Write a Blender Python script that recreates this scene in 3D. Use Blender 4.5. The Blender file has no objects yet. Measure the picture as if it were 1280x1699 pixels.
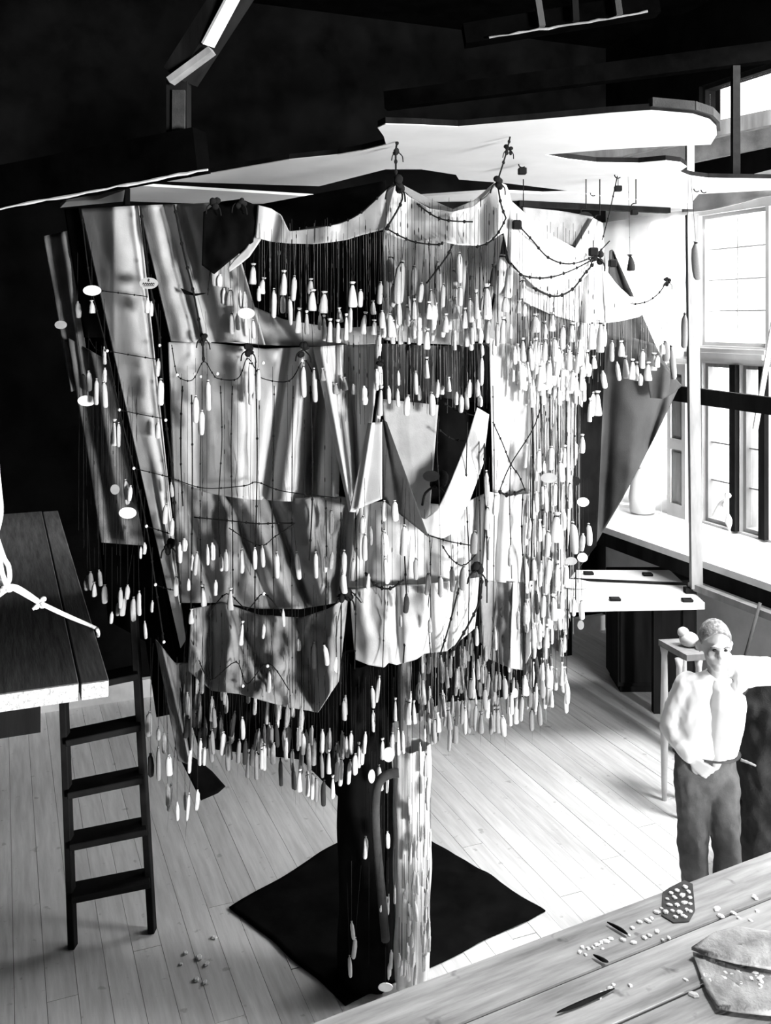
import bpy, bmesh, math, random
from mathutils import Vector, Matrix, noise

random.seed(7)
SC = bpy.context.scene
COL = SC.collection

# ------------------------------------------------------------------ camera, world, lights, exposure
F, CX, HY, H = 1570.0, 640.0, 530.0, 3.3          # focal length in pixels, horizon row, camera height
cam_d = bpy.data.cameras.new('camera')
cam = bpy.data.objects.new('camera', cam_d); COL.objects.link(cam)
cam.location = (0, 0, H); cam.rotation_euler = (math.radians(90), 0, 0)
cam_d.sensor_fit = 'HORIZONTAL'; cam_d.sensor_width = 36.0
cam_d.lens = F / 1280.0 * 36.0
cam_d.shift_y = -(849.5 - HY) / 1280.0
cam_d.clip_start = 0.05
SC.camera = cam

SC.view_settings.view_transform = 'Standard'
SC.view_settings.look = 'None'
SC.view_settings.gamma = 1.0
SC.view_settings.use_curve_mapping = False
SC.view_settings.exposure = 0.0

world = bpy.data.worlds.new('overcast_sky'); SC.world = world
world.use_nodes = True
bg = world.node_tree.nodes['Background']
bg.inputs[0].default_value = (1, 1, 1, 1); bg.inputs[1].default_value = 3.0

# the room: u runs along the floor boards, away from the camera; v runs across, to the window wall
EU = Vector((-0.3775, 0.9260, 0)); EV = Vector((0.9260, 0.3775, 0)); CORNER = Vector((2.36, 10.13, 0))
ROOM_S, ROOM_T, ROOM_H = 15.5, 8.8, 6.2
def R(s, t, z=0.0):                                # s from the back wall, t from the window wall
    p = CORNER - EU * s - EV * t
    return Vector((p.x, p.y, z))

def window_light(name, s, z, w, h, power, aim, out=-0.35):
    d = bpy.data.lights.new(name, 'AREA'); d.shape = 'RECTANGLE'; d.size = w; d.size_y = h; d.energy = power
    o = bpy.data.objects.new(name, d); COL.objects.link(o)
    o.location = R(s, out, z)
    o.rotation_euler = (Vector(aim) - o.location).to_track_quat('-Z', 'Y').to_euler()
    return o
# daylight outside the openings of the room; the roof one is an added helper
KEY = window_light('daylight_near_window', 16.1, 1.8, 1.8, 1.8, 3300, (-0.2, 4.6, 2.3), out=1.3)
SIDE = window_light('daylight_side_window', 6.4, 3.0, 1.4, 1.7, 320, (1.6, 6.4, 0.0))
SKYL = window_light('added_roof_light', 5.1, 6.6, 1.4, 1.6, 900, (1.6, 6.3, 0.0), out=0.95)  # unseen roof light added to brighten the floor without overlighting the model
FARW = window_light('daylight_far_windows', 1.6, 2.9, 3.0, 3.0, 600, R(2.4, 3.0, 1.0), out=-0.7)

# ------------------------------------------------------------------ helpers
def P(x, y, d):                                    # point seen at pixel x, y at depth d
    return Vector(((x - CX) / F * d, d, H - (y - HY) / F * d))

def interp(tab, x):
    if x <= tab[0][0]: return tab[0][1]
    for (a, b), (c, e) in zip(tab, tab[1:]):
        if x <= c: return b + (e - b) * (x - a) / (c - a)
    return tab[-1][1]

TOPD = [(60, 5.75), (130, 5.5), (190, 5.2), (290, 5.05), (420, 4.9), (530, 4.75), (630, 4.55), (720, 4.45),
        (830, 4.35), (900, 4.55), (960, 4.85), (1010, 5.1), (1110, 5.3), (1140, 5.5)]
BOTD = [(130, 5.3), (250, 5.05), (400, 4.72), (560, 4.5), (640, 4.42), (740, 4.45), (850, 4.65), (950, 4.95), (1100, 5.2)]
def D(x, y):                                       # depth of the hanging model's outer skin
    k = min(1, max(0, (y - 450) / 700.0))
    return interp(TOPD, x) * (1 - k) + interp(BOTD, x) * k

MATS = {}
def mat(name, c, var=0.25, scale=6.0, rough=0.85, bump=0.15, stretch=(1, 1, 1), objrand=0.0, weave=0.0, translucent=0.0, detail=5.0, fleck=0.0, rot=0.0, spec=0.2):
    m = bpy.data.materials.new(name); m.use_nodes = True
    nt = m.node_tree; N = nt.nodes; L = nt.links
    b = N['Principled BSDF']; out = N['Material Output']
    b.inputs['Roughness'].default_value = rough
    b.inputs['Specular IOR Level'].default_value = spec
    tc = N.new('ShaderNodeTexCoord'); mp = N.new('ShaderNodeMapping')
    mp.inputs['Scale'].default_value = stretch
    if rot:
        mp.vector_type = 'TEXTURE'; mp.inputs['Scale'].default_value = [1.0 / q for q in stretch]; mp.inputs['Rotation'].default_value = (0, 0, rot)
    L.new(tc.outputs['Object'], mp.inputs['Vector'])
    nz = N.new('ShaderNodeTexNoise'); nz.inputs['Scale'].default_value = scale; nz.inputs['Detail'].default_value = detail
    nz.inputs['Roughness'].default_value = 0.6
    oi = N.new('ShaderNodeObjectInfo')
    add = N.new('ShaderNodeVectorMath'); add.operation = 'ADD'
    sc = N.new('ShaderNodeVectorMath'); sc.operation = 'SCALE'; sc.inputs[3].default_value = 0 if not objrand else 37.0
    cmb = N.new('ShaderNodeCombineXYZ')
    for i in range(3): L.new(oi.outputs['Random'], cmb.inputs[i])
    L.new(cmb.outputs[0], sc.inputs[0]); L.new(mp.outputs[0], add.inputs[0]); L.new(sc.outputs[0], add.inputs[1])
    L.new(add.outputs[0], nz.inputs['Vector'])
    rp = N.new('ShaderNodeValToRGB')
    lo, hi = max(0.0, c * (1 - var)), min(0.95, c * (1 + var))
    rp.color_ramp.elements[0].position = 0.3; rp.color_ramp.elements[1].position = 0.7
    rp.color_ramp.elements[0].color = (lo, lo, lo, 1); rp.color_ramp.elements[1].color = (hi, hi, hi, 1)
    L.new(nz.outputs['Fac'], rp.inputs[0])
    colout = rp.outputs[0]
    if objrand:
        ma = N.new('ShaderNodeMapRange'); ma.inputs[3].default_value = 1 - objrand; ma.inputs[4].default_value = 1 + objrand * 0.4
        L.new(oi.outputs['Random'], ma.inputs[0])
        mx = N.new('ShaderNodeVectorMath'); mx.operation = 'SCALE'
        L.new(colout, mx.inputs[0]); L.new(ma.outputs[0], mx.inputs[3]); colout = mx.outputs[0]
    if fleck:
        n2 = N.new('ShaderNodeTexNoise'); n2.inputs['Scale'].default_value = 14; n2.inputs['Detail'].default_value = 3
        L.new(tc.outputs['Object'], n2.inputs['Vector'])
        r2 = N.new('ShaderNodeValToRGB'); r2.color_ramp.elements[0].position = 0.66; r2.color_ramp.elements[1].position = 0.72
        r2.color_ramp.elements[0].color = (0, 0, 0, 1); r2.color_ramp.elements[1].color = (fleck, fleck, fleck, 1)
        L.new(n2.outputs['Fac'], r2.inputs[0])
        m2 = N.new('ShaderNodeMix'); m2.data_type = 'RGBA'
        L.new(r2.outputs[0], m2.inputs[0]); L.new(colout, m2.inputs[6]); m2.inputs[7].default_value = (0.02, 0.02, 0.02, 1)
        colout = m2.outputs[2]
    L.new(colout, b.inputs['Base Color'])
    if bump:
        bp = N.new('ShaderNodeBump'); bp.inputs['Strength'].default_value = bump; bp.inputs['Distance'].default_value = 0.02
        if weave:
            wv = N.new('ShaderNodeTexNoise'); wv.inputs['Scale'].default_value = weave; wv.inputs['Detail'].default_value = 2
            L.new(tc.outputs['Object'], wv.inputs['Vector']); ad = N.new('ShaderNodeMath'); ad.operation = 'MULTIPLY_ADD'
            L.new(wv.outputs['Fac'], ad.inputs[0]); ad.inputs[1].default_value = 0.3; L.new(nz.outputs['Fac'], ad.inputs[2])
            L.new(ad.outputs[0], bp.inputs['Height'])
        else:
            L.new(nz.outputs['Fac'], bp.inputs['Height'])
        L.new(bp.outputs[0], b.inputs['Normal'])
    if translucent:
        tr = N.new('ShaderNodeBsdfTranslucent'); L.new(colout, tr.inputs[0])
        ms = N.new('ShaderNodeMixShader'); ms.inputs[0].default_value = translucent
        L.new(b.outputs[0], ms.inputs[1]); L.new(tr.outputs[0], ms.inputs[2]); L.new(ms.outputs[0], out.inputs[0])
    MATS[name] = m
    return m

mat('floor_wood', 0.66, 0.16, 4, 0.75, 0.06, (7, 0.6, 1), objrand=0.14, rot=0.387, fleck=0.3)
mat('floor_gap', 0.06, 0.2)
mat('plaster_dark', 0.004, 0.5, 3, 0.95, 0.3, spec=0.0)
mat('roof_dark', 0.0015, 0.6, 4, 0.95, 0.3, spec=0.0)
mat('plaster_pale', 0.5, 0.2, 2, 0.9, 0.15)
mat('timber_dark', 0.009, 0.6, 7, 0.85, 0.3, (1, 1, 0.15), spec=0.04)
mat('timber_dim', 0.07, 0.5, 7, 0.85, 0.3, (1, 1, 0.15), spec=0.05)
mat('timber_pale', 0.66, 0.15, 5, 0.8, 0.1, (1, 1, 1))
mat('timber_grey', 0.24, 0.3, 9, 0.8, 0.2, (1, 1, 0.2))
mat('plank_wood', 0.16, 0.35, 5, 0.85, 0.15, (7, 0.6, 1), objrand=0.2, rot=0.387)
mat('plank_end', 0.75, 0.5, 60, 0.9, 0.8)
mat('plank_worn', 0.36, 0.45, 4, 0.75, 0.15, (0.7, 7, 1), objrand=0.15, rot=0.484, fleck=0.5)
mat('white_board', 0.66, 0.06, 3, 0.7, 0.05)
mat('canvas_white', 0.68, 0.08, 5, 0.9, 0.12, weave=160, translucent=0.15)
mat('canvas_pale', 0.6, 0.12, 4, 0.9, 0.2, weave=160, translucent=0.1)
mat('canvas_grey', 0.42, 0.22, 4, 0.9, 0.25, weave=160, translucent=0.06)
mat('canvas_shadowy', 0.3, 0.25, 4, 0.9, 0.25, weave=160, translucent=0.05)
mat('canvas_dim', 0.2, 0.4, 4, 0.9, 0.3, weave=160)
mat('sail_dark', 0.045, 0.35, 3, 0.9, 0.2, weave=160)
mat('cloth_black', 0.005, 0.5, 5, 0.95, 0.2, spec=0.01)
mat('bag_canvas', 0.56, 0.12, 40, 0.9, 0.3, objrand=0.25)
mat('bag_grey', 0.25, 0.25, 40, 0.9, 0.3, objrand=0.3)  # on the clustered bags this grey puts shade into the colour
mat('bag_dark', 0.03, 0.3, 40, 0.9, 0.3)  # on the clustered bags this black stands for backlit shade
mat('cord_dark', 0.012, 0.4, 40, 0.9, 0.0, spec=0.05)
mat('cord_pale', 0.16, 0.2, 40, 0.9, 0.0)
mat('rope_white', 0.88, 0.1, 60, 0.9, 0.4)
mat('tag_white', 0.88, 0.08, 10, 0.8, 0.0)
mat('tag_buff', 0.4, 0.15, 10, 0.8, 0.0)
mat('tag_grey', 0.3, 0.2, 10, 0.8, 0.0)
mat('iron_dark', 0.007, 0.4, 20, 0.6, 0.1, spec=0.08)
mat('paper_white', 0.87, 0.05, 3, 0.8, 0.05)
mat('ladder_paint', 0.008, 0.4, 8, 0.7, 0.1, spec=0.08)
mat('stone_white', 0.82, 0.15, 30, 0.8, 0.3, objrand=0.2)
mat('mortar_grey', 0.34, 0.45, 14, 0.9, 0.5)
mat('skin', 0.42, 0.06, 6, 0.55, 0.03)
mat('shirt_white', 0.72, 0.04, 6, 0.9, 0.1)
mat('trouser_grey', 0.085, 0.3, 9, 0.9, 0.25, weave=120)
mat('hair_dark', 0.22, 0.6, 50, 0.7, 0.4)
mat('leather_dark', 0.03, 0.3, 10, 0.5, 0.1)
mat('eye_dark', 0.02, 0.1, 10, 0.3, 0.0)
mat('coat_dark', 0.035, 0.5, 6, 0.95, 0.3, weave=120)
mat('muslin', 0.88, 0.05, 3, 0.9, 0.05, translucent=0.6)
mat('glass_white', 0.85, 0.04, 2, 0.4, 0.0, translucent=0.75)

def tag(o, label=None, cat=None, group=None, kind=None):
    if label: o['label'] = label
    if cat: o['category'] = cat
    if group: o['group'] = group
    if kind: o['kind'] = kind
    return o

def mesh_obj(name, verts, faces, m, parent=None, smooth=False, origin=None):
    vs = [Vector(v) for v in verts]
    if origin is None:
        if parent is None:
            origin = sum(vs, Vector()) / max(1, len(vs)); origin.z = min(v.z for v in vs)
        else:
            origin = Vector((0, 0, 0))
    origin = Vector(origin)
    me = bpy.data.meshes.new(name)
    me.from_pydata([tuple(v - origin) for v in vs], [], faces)
    me.materials.append(MATS[m] if isinstance(m, str) else m)
    me.update()
    if smooth: me.polygons.foreach_set('use_smooth', [True] * len(me.polygons))
    o = bpy.data.objects.new(name, me); COL.objects.link(o)
    o.location = origin
    if parent is not None:
        o.parent = parent
        o.location = origin - parent.matrix_basis.translation
    return o

def empty(name, loc):
    o = bpy.data.objects.new(name, None); COL.objects.link(o); o.location = loc; return o

class MB:                                          # collects solids into one mesh
    def __init__(self): self.v = []; self.f = []
    def add(self, vs, fs):
        n = len(self.v); self.v += [Vector(v) for v in vs]; self.f += [tuple(i + n for i in f) for f in fs]; return self
    def hexa(self, a):                              # eight corners: bottom four then top four
        return self.add(a, [(3, 2, 1, 0), (4, 5, 6, 7), (0, 1, 5, 4), (1, 2, 6, 5), (2, 3, 7, 6), (3, 0, 4, 7)])
    def box(self, x0, x1, y0, y1, z0, z1):
        return self.hexa([(x0, y0, z0), (x1, y0, z0), (x1, y1, z0), (x0, y1, z0), (x0, y0, z1), (x1, y0, z1), (x1, y1, z1), (x0, y1, z1)])
    def rbox(self, s0, s1, t0, t1, z0, z1):         # box in room coordinates
        c = [(s1, t1), (s1, t0), (s0, t0), (s0, t1)]
        return self.hexa([R(s, t, z0) for s, t in c] + [R(s, t, z1) for s, t in c])
    def bar(self, a, b, w, h, up=(0, 0, 1), bev=0.0):   # rectangular bar from a to b
        a = Vector(a); b = Vector(b); d = (b - a).normalized(); up = Vector(up)
        if abs(d.dot(up)) > 0.98: up = Vector((0, 1, 0))
        x = d.cross(up).normalized(); y = x.cross(d).normalized()
        q = [(-1, -1), (1, -1), (1, 1), (-1, 1)]
        return self.hexa([a + x * (i * w / 2) + y * (j * h / 2) for i, j in q] + [b + x * (i * w / 2) + y * (j * h / 2) for i, j in q])
    def tube(self, pts, r, n=6, cap=True):
        pts = [Vector(p) for p in pts]; rings = []
        rs = r if isinstance(r, (list, tuple)) else [r] * len(pts)
        prev = None
        for i, p in enumerate(pts):
            t = (pts[min(i + 1, len(pts) - 1)] - pts[max(i - 1, 0)])
            if t.length < 1e-7: t = Vector((0, 0, 1))
            t.normalize()
            if prev is None:
                x = t.cross(Vector((0, 0, 1))).normalized() if abs(t.z) < 0.9 else (Vector((1, 0, 0)) - t * t.x).normalized()
            else:
                x = (prev - t * prev.dot(t)); x = x.normalized() if x.length > 1e-6 else t.orthogonal().normalized()
            prev = x; y = t.cross(x)
            rr = rs[i]
            ax, ay = rr if isinstance(rr, (list, tuple)) else (rr, rr)
            rings.append([p + x * (ax * math.cos(2 * math.pi * k / n)) + y * (ay * math.sin(2 * math.pi * k / n)) for k in range(n)])
        vs = [v for q in rings for v in q]; fs = []
        for i in range(len(rings) - 1):
            for k in range(n):
                a = i * n + k; b = i * n + (k + 1) % n
                fs.append((a, b, b + n, a + n))
        if cap: fs.append(tuple(range(n - 1, -1, -1))); fs.append(tuple((len(rings) - 1) * n + k for k in range(n)))
        return self.add(vs, fs)
    def lathe(self, prof, c=(0, 0, 0), n=10, sx=1, sy=1):   # prof: (radius, z)
        c = Vector(c); vs = []; fs = []
        for r, z in prof:
            vs += [c + Vector((r * sx * math.cos(2 * math.pi * k / n), r * sy * math.sin(2 * math.pi * k / n), z)) for k in range(n)]
        for i in range(len(prof) - 1):
            for k in range(n):
                a = i * n + k; b = i * n + (k + 1) % n; fs.append((a, b, b + n, a + n))
        fs.append(tuple(range(n - 1, -1, -1))); fs.append(tuple((len(prof) - 1) * n + k for k in range(n)))
        return self.add(vs, fs)
    def prism(self, poly, z0, z1):                  # poly: xy points, counter-clockwise or not
        n = len(poly)
        vs = [(p[0], p[1], z0) for p in poly] + [(p[0], p[1], z1) for p in poly]
        return self.add(vs, [tuple(range(n - 1, -1, -1)), tuple(range(n, 2 * n))] + [(i, (i + 1) % n, (i + 1) % n + n, i + n) for i in range(n)])
    def ellipsoid(self, c, rx, ry, rz, nu=14, nv=9):
        c = Vector(c)
        prof = []
        for i in range(nv + 1):
            a = -math.pi / 2 + math.pi * i / nv
            prof.append((max(1e-3, math.cos(a)), math.sin(a)))
        vs = []; n = nu; fs = []
        for r, z in prof:
            vs += [c + Vector((rx * r * math.cos(2 * math.pi * k / n), ry * r * math.sin(2 * math.pi * k / n), rz * z)) for k in range(n)]
        for i in range(nv):
            for k in range(n):
                a = i * n + k; b = i * n + (k + 1) % n; fs.append((a, b, b + n, a + n))
        fs.append(tuple(range(n - 1, -1, -1))); fs.append(tuple(nv * n + k for k in range(n)))
        return self.add(vs, fs)
    def build(self, name, m, parent=None, smooth=False, origin=None, bevel=0.0):
        o = mesh_obj(name, self.v, self.f, m, parent, smooth, origin)
        if bevel:
            b = o.modifiers.new('bevel', 'BEVEL'); b.width = bevel; b.segments = 1; b.limit_method = 'ANGLE'
        return o

def smooth_line(pts, k=6):                          # Catmull-Rom through the points
    pts = [Vector(p) for p in pts]
    if len(pts) < 3: return pts
    out = []
    for i in range(len(pts) - 1):
        p0 = pts[max(0, i - 1)]; p1 = pts[i]; p2 = pts[i + 1]; p3 = pts[min(len(pts) - 1, i + 2)]
        for j in range(k):
            t = j / k
            out.append(0.5 * ((2 * p1) + (p2 - p0) * t + (2 * p0 - 5 * p1 + 4 * p2 - p3) * t * t + (3 * p1 - p0 - 3 * p2 + p3) * t ** 3))
    out.append(pts[-1]); return out

_ONES = 'first second third fourth fifth sixth seventh eighth ninth tenth eleventh twelfth thirteenth fourteenth fifteenth sixteenth seventeenth eighteenth nineteenth'.split()
_TENS = {2: 'twent', 3: 'thirt', 4: 'fort', 5: 'fift', 6: 'sixt', 7: 'sevent', 8: 'eight', 9: 'ninet'}
def ordinal(n):
    if n < 20: return _ONES[n - 1]
    t, u = divmod(n, 10)
    return _TENS[t] + ('ieth' if u == 0 else 'y-' + _ONES[u - 1])

# ------------------------------------------------------------------ the room
floor = MB().rbox(-0.3, ROOM_S, -0.3, ROOM_T, -0.12, -0.02).build('floor', 'floor_gap'); tag(floor, 'pale worn plank floor of the workshop', kind='structure')
BW = 0.145; t = 0.0; k = 0
while t < ROOM_T:
    cut = [0.0] + sorted([3.2 + ((k * 37) % 11) * 0.22, 7.6 + ((k * 53) % 13) * 0.2]) + [ROOM_S]
    for a, b in zip(cut, cut[1:]):
        MB().rbox(a + 0.002, b - 0.002, t + 0.0012, t + BW - 0.0012, -0.02, random.uniform(-0.0015, 0.0015)).build('floor_board', 'floor_wood', floor)
    t += BW; k += 1

def wall_holes(name, rects, s0, s1, z0, z1, m, t0=-0.25, t1=0.0):   # window wall with openings (s0, s1, z0, z1)
    mb = MB()
    ss = sorted({s0, s1, *[q for r in rects for q in r[:2]]}); zs = sorted({z0, z1, *[q for r in rects for q in r[2:]]})
    for a, b in zip(ss, ss[1:]):
        for c, d in zip(zs, zs[1:]):
            if c < z0 or d > z1: continue
            ms, mz = (a + b) / 2, (c + d) / 2
            if any(r[0] < ms < r[1] and r[2] < mz < r[3] for r in rects): continue
            mb.rbox(a, b, t0, t1, c, d)
    return tag(mb.build(name, m), kind='structure')

HOLES = [(0.12, 1.40, 3.0, 4.25), (1.06, 1.32, 1.42, 2.88), (1.46, 2.28, 3.06, 4.26), (1.50, 1.90, 1.44, 2.90), (1.98, 2.25, 1.44, 2.90), (2.32, 3.1, 1.44, 2.90), (2.32, 3.1, 3.06, 4.26),
         (5.6, 7.2, 2.0, 4.0), (13.3, 14.9, 0.9, 2.6), (1.46, 3.4, 4.95, 5.46), (0.12, 1.0, 1.55, 2.92)]
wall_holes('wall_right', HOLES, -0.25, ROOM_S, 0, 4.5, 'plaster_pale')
wall_holes('wall_right', HOLES, -0.25, ROOM_S, 4.5, ROOM_H, 'plaster_dark')  # gloom of the upper wall put into the colour as near-black plaster
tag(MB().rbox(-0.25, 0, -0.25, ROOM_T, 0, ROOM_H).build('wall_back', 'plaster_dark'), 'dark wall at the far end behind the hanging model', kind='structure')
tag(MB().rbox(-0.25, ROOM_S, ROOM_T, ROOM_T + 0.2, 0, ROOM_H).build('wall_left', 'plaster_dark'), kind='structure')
fw = MB()
for a, b, c, d in ((-0.25, 0.1, 0, ROOM_H), (2.5, ROOM_T + 0.2, 0, ROOM_H), (0.1, 2.5, 0, 0.6), (0.1, 2.5, 3.0, ROOM_H)): fw.rbox(ROOM_S, ROOM_S + 0.2, a, b, c, d)
tag(fw.build('wall_front', 'plaster_dark'), kind='structure')
cl_ = MB()
for a, b, c, d in ((-0.25, 4.3, -0.25, ROOM_T), (5.9, ROOM_S, -0.25, ROOM_T), (4.3, 5.9, -0.25, 0.2), (4.3, 5.9, 1.8, ROOM_T)): cl_.rbox(a, b, c, d, ROOM_H, ROOM_H + 0.15)
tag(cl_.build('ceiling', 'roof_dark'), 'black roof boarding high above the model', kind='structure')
rl = tag(MB().rbox(4.3, 5.9, 0.2, 0.26, ROOM_H, ROOM_H + .1).rbox(4.3, 5.9, 1.74, 1.8, ROOM_H, ROOM_H + .1).rbox(4.3, 4.36, 0.26, 1.74, ROOM_H, ROOM_H + .1).rbox(5.84, 5.9, 0.26, 1.74, ROOM_H, ROOM_H + .1).build('window_11', 'timber_dark'), kind='structure')  # frame of the added roof opening, out of view
MB().rbox(4.36, 5.84, 0.26, 1.74, ROOM_H + .05, ROOM_H + .056).build('pane', 'glass_white', rl)
tag(MB().rbox(0.0, 0.06, 0.05, ROOM_T, 0, 0.16).build('baseboard_back', 'timber_pale'), 'pale low skirting board along the far wall', kind='structure')

def window(idx, rect, cols, rows, label, pm='glass_white', fm='timber_grey', bar=0.022):
    s0, s1, z0, z1 = rect; fw = 0.035
    fr = MB().rbox(s0, s1, -0.16, -0.04, z0, z0 + fw).rbox(s0, s1, -0.16, -0.04, z1 - fw, z1).rbox(s0, s0 + fw, -0.16, -0.04, z0 + fw, z1 - fw).rbox(s1 - fw, s1, -0.16, -0.04, z0 + fw, z1 - fw)
    w = tag(fr.build('window_%d' % idx, fm), label, kind='structure')
    a0, a1, b0, b1 = s0 + fw, s1 - fw, z0 + fw, z1 - fw
    for i in range(1, cols):
        q = a0 + (a1 - a0) * i / cols; MB().rbox(q - bar / 2, q + bar / 2, -0.115, -0.075, b0, b1).build('glazing_bar', fm, w)
    for j in range(1, rows):
        q = b0 + (b1 - b0) * j / rows; MB().rbox(a0, a1, -0.113, -0.077, q - bar / 2, q + bar / 2).build('glazing_bar', fm, w)
    for i in range(cols):
        for j in range(rows):
            MB().rbox(a0 + (a1 - a0) * i / cols + 0.004, a0 + (a1 - a0) * (i + 1) / cols - 0.004, -0.098, -0.092, b0 + (b1 - b0) * j / rows + 0.004, b0 + (b1 - b0) * (j + 1) / rows - 0.004).build('pane', pm, w)
    return w
window(1, HOLES[2], 2, 4, 'tall white-paned upper window with a faint grid of glazing bars', bar=0.011, fm='plaster_pale')
window(2, HOLES[3], 1, 4, 'narrow bright casement under the transom beside the shutter', fm='timber_grey', bar=0.012)
window(3, HOLES[4], 1, 4, 'narrow bright casement under the transom nearest the frame edge', fm='timber_grey', bar=0.012)
window(4, HOLES[0], 2, 5, 'window hidden behind a white muslin curtain', fm='timber_pale')
window(10, HOLES[10], 2, 3, None, fm='timber_pale')
window(5, HOLES[9], 1, 1, 'bright skylight opening under the roof', fm='timber_dark')
window(6, HOLES[7], 2, 3, None); window(7, HOLES[8], 2, 3, None)
window(8, HOLES[5], 2, 4, None); window(9, HOLES[6], 2, 4, None)
clear = bpy.data.materials.new('glass_clear'); clear.use_nodes = True
_n = clear.node_tree.nodes; _n.remove(_n['Principled BSDF'])
_t = _n.new('ShaderNodeBsdfTransparent'); _g = _n.new('ShaderNodeBsdfGlossy'); _g.inputs['Roughness'].default_value = 0.02
_m = _n.new('ShaderNodeMixShader'); _m.inputs[0].default_value = 0.06
clear.node_tree.links.new(_t.outputs[0], _m.inputs[1]); clear.node_tree.links.new(_g.outputs[0], _m.inputs[2]); clear.node_tree.links.new(_m.outputs[0], _n['Material Output'].inputs[0])
for w in ['window_%d' % k for k in range(1, 12)]:
    for ch in bpy.data.objects[w].children:
        if ch.name.startswith('pane'): ch.data.materials[0] = clear
tag(MB().rbox(1.34, 2.32, 0.0, 0.05, 2.92, 3.04).rbox(1.34, 2.32, 0.05, 0.075, 2.955, 3.0).build('trim_1', 'plaster_pale'), 'moulded transom between upper and lower windows', kind='structure')
tag(MB().rbox(1.905, 1.975, 0.0, 0.05, 1.44, 2.9).build('trim_2', 'timber_dark'), 'dark mullion between the two lower casements', kind='structure')
tag(MB().rbox(2.25, 2.32, 0.0, 0.05, 1.44, 2.9).build('trim_3', 'timber_dark'), 'dark window post at the frame edge', kind='structure')
# panelled shutter leaf
sh = empty('window_shutter', R(1.19, 0.0, 1.42)); tag(sh, 'grey panelled shutter leaf beside the bright casements', 'shutter')
fm = MB()
for a, b, c, d in ((1.06, 1.11, 1.42, 2.88), (1.27, 1.32, 1.42, 2.88), (1.11, 1.27, 1.42, 1.54), (1.11, 1.27, 2.06, 2.16), (1.11, 1.27, 2.78, 2.88)): fm.rbox(a, b, 0.0, 0.045, c, d)
fm.build('shutter_frame', 'plaster_pale', sh)
MB().rbox(1.11, 1.27, 0.005, 0.02, 1.54, 2.06).rbox(1.13, 1.25, 0.02, 0.034, 1.57, 2.03).build('shutter_panel', 'timber_grey', sh)
MB().rbox(1.11, 1.27, 0.005, 0.02, 2.16, 2.78).rbox(1.13, 1.25, 0.02, 0.034, 2.19, 2.75).build('shutter_panel', 'timber_grey', sh)
# white muslin curtains over the windows in the corner
def curtain(s0, s1, z0, z1, label):
    vs = []; fs = []; nu, nv = 40, 16
    for j in range(nv + 1):
        for i in range(nu + 1):
            u = i / nu; v = j / nv
            vs.append(R(s0 + (s1 - s0) * u, 0.10 + 0.025 * math.sin(u * 31) * (0.3 + v) + 0.02 * math.sin(u * 11 + v * 2), z1 + (z0 - z1) * v))
    for j in range(nv):
        for i in range(nu):
            a = j * (nu + 1) + i; fs.append((a, a + 1, a + nu + 2, a + nu + 1))
    cu = mesh_obj('muslin_curtain', vs, fs, 'muslin', None, True); tag(cu, label, 'curtain')
    cu.modifiers.new('thickness', 'SOLIDIFY').thickness = 0.003
curtain(-0.02, 1.43, 2.93, 4.32, 'upper white muslin curtain glowing between the plan board and the shutter')
curtain(-0.02, 1.04, 1.44, 2.95, 'lower white muslin curtain glowing beside the shutter')
# grey valance above the upper window
vb = MB()
vs = []; fs = []
for j in range(6):
    for i in range(33):
        u = i / 32; v = j / 5
        vs.append(R(1.36 + 1.2 * u, 0.09 + 0.006 * math.sin(u * 17) * v + 0.02 * v, 4.52 - 0.22 * v - 0.02 * math.sin(u * 5)))
for j in range(5):
    for i in range(32):
        a = j * 33 + i; fs.append((a, a + 1, a + 34, a + 33))
va = mesh_obj('window_valance', vs, fs, 'canvas_grey', None, True); tag(va, 'grey cloth valance across the top of the upper window', 'valance')
va.modifiers.new('thickness', 'SOLIDIFY').thickness = 0.006

# shelf along the window wall
shelf = empty('wall_shelf', R(3.2, 0.5, 1.32)); tag(shelf, 'deep pale plank shelf under the windows', 'shelf')
for i, (a, b) in enumerate(((0.0, 0.30), (0.304, 0.62), (0.624, 0.95))):
    MB().rbox(0.25, 6.2, a + 0.001, b, 1.37, 1.42 + 0.002 * i).build('plank', 'timber_pale', shelf)
MB().rbox(0.25, 6.2, 0.9, 0.945, 1.25, 1.369).build('shaded_front', 'timber_dark', shelf)  # dark timber paints the shade on the front face of the shelf
for s in (0.5, 3.4, 5.9): MB().rbox(s, s + 0.07, 0.80, 0.88, 0.0, 1.369).build('leg', 'timber_dark', shelf)
post = empty('window_post', R(2.6, 1.02, 0)); tag(post, 'tall timber post standing before the window shelf', 'post')
MB().bar(R(2.62, 1.02, 1.22), R(2.52, 0.98, 4.12), 0.085, 0.06).build('upright', 'timber_grey', post)
MB().bar(R(2.58, 1.055, 0.0), R(2.58, 1.055, 1.22), 0.07, 0.07).build('foot', 'timber_dark', post)
MB().rbox(2.56, 6.0, 0.99, 1.05, 1.205, 1.255).build('low_rail', 'timber_grey', post)
tag(MB().bar(R(2.12, 0.9, 2.70), R(4.6, 0.9, 2.66), 0.05, 0.125).build('window_rail', 'timber_dark'), 'dark horizontal board across the windows behind the post', 'rail')
tag(MB().bar(P(1254, 712, 6.95), P(1290, 500, 6.95), 0.035, 0.02).build('window_lath', 'timber_pale'), 'thin pale lath crossing the dark board by the window', 'lath')
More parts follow.
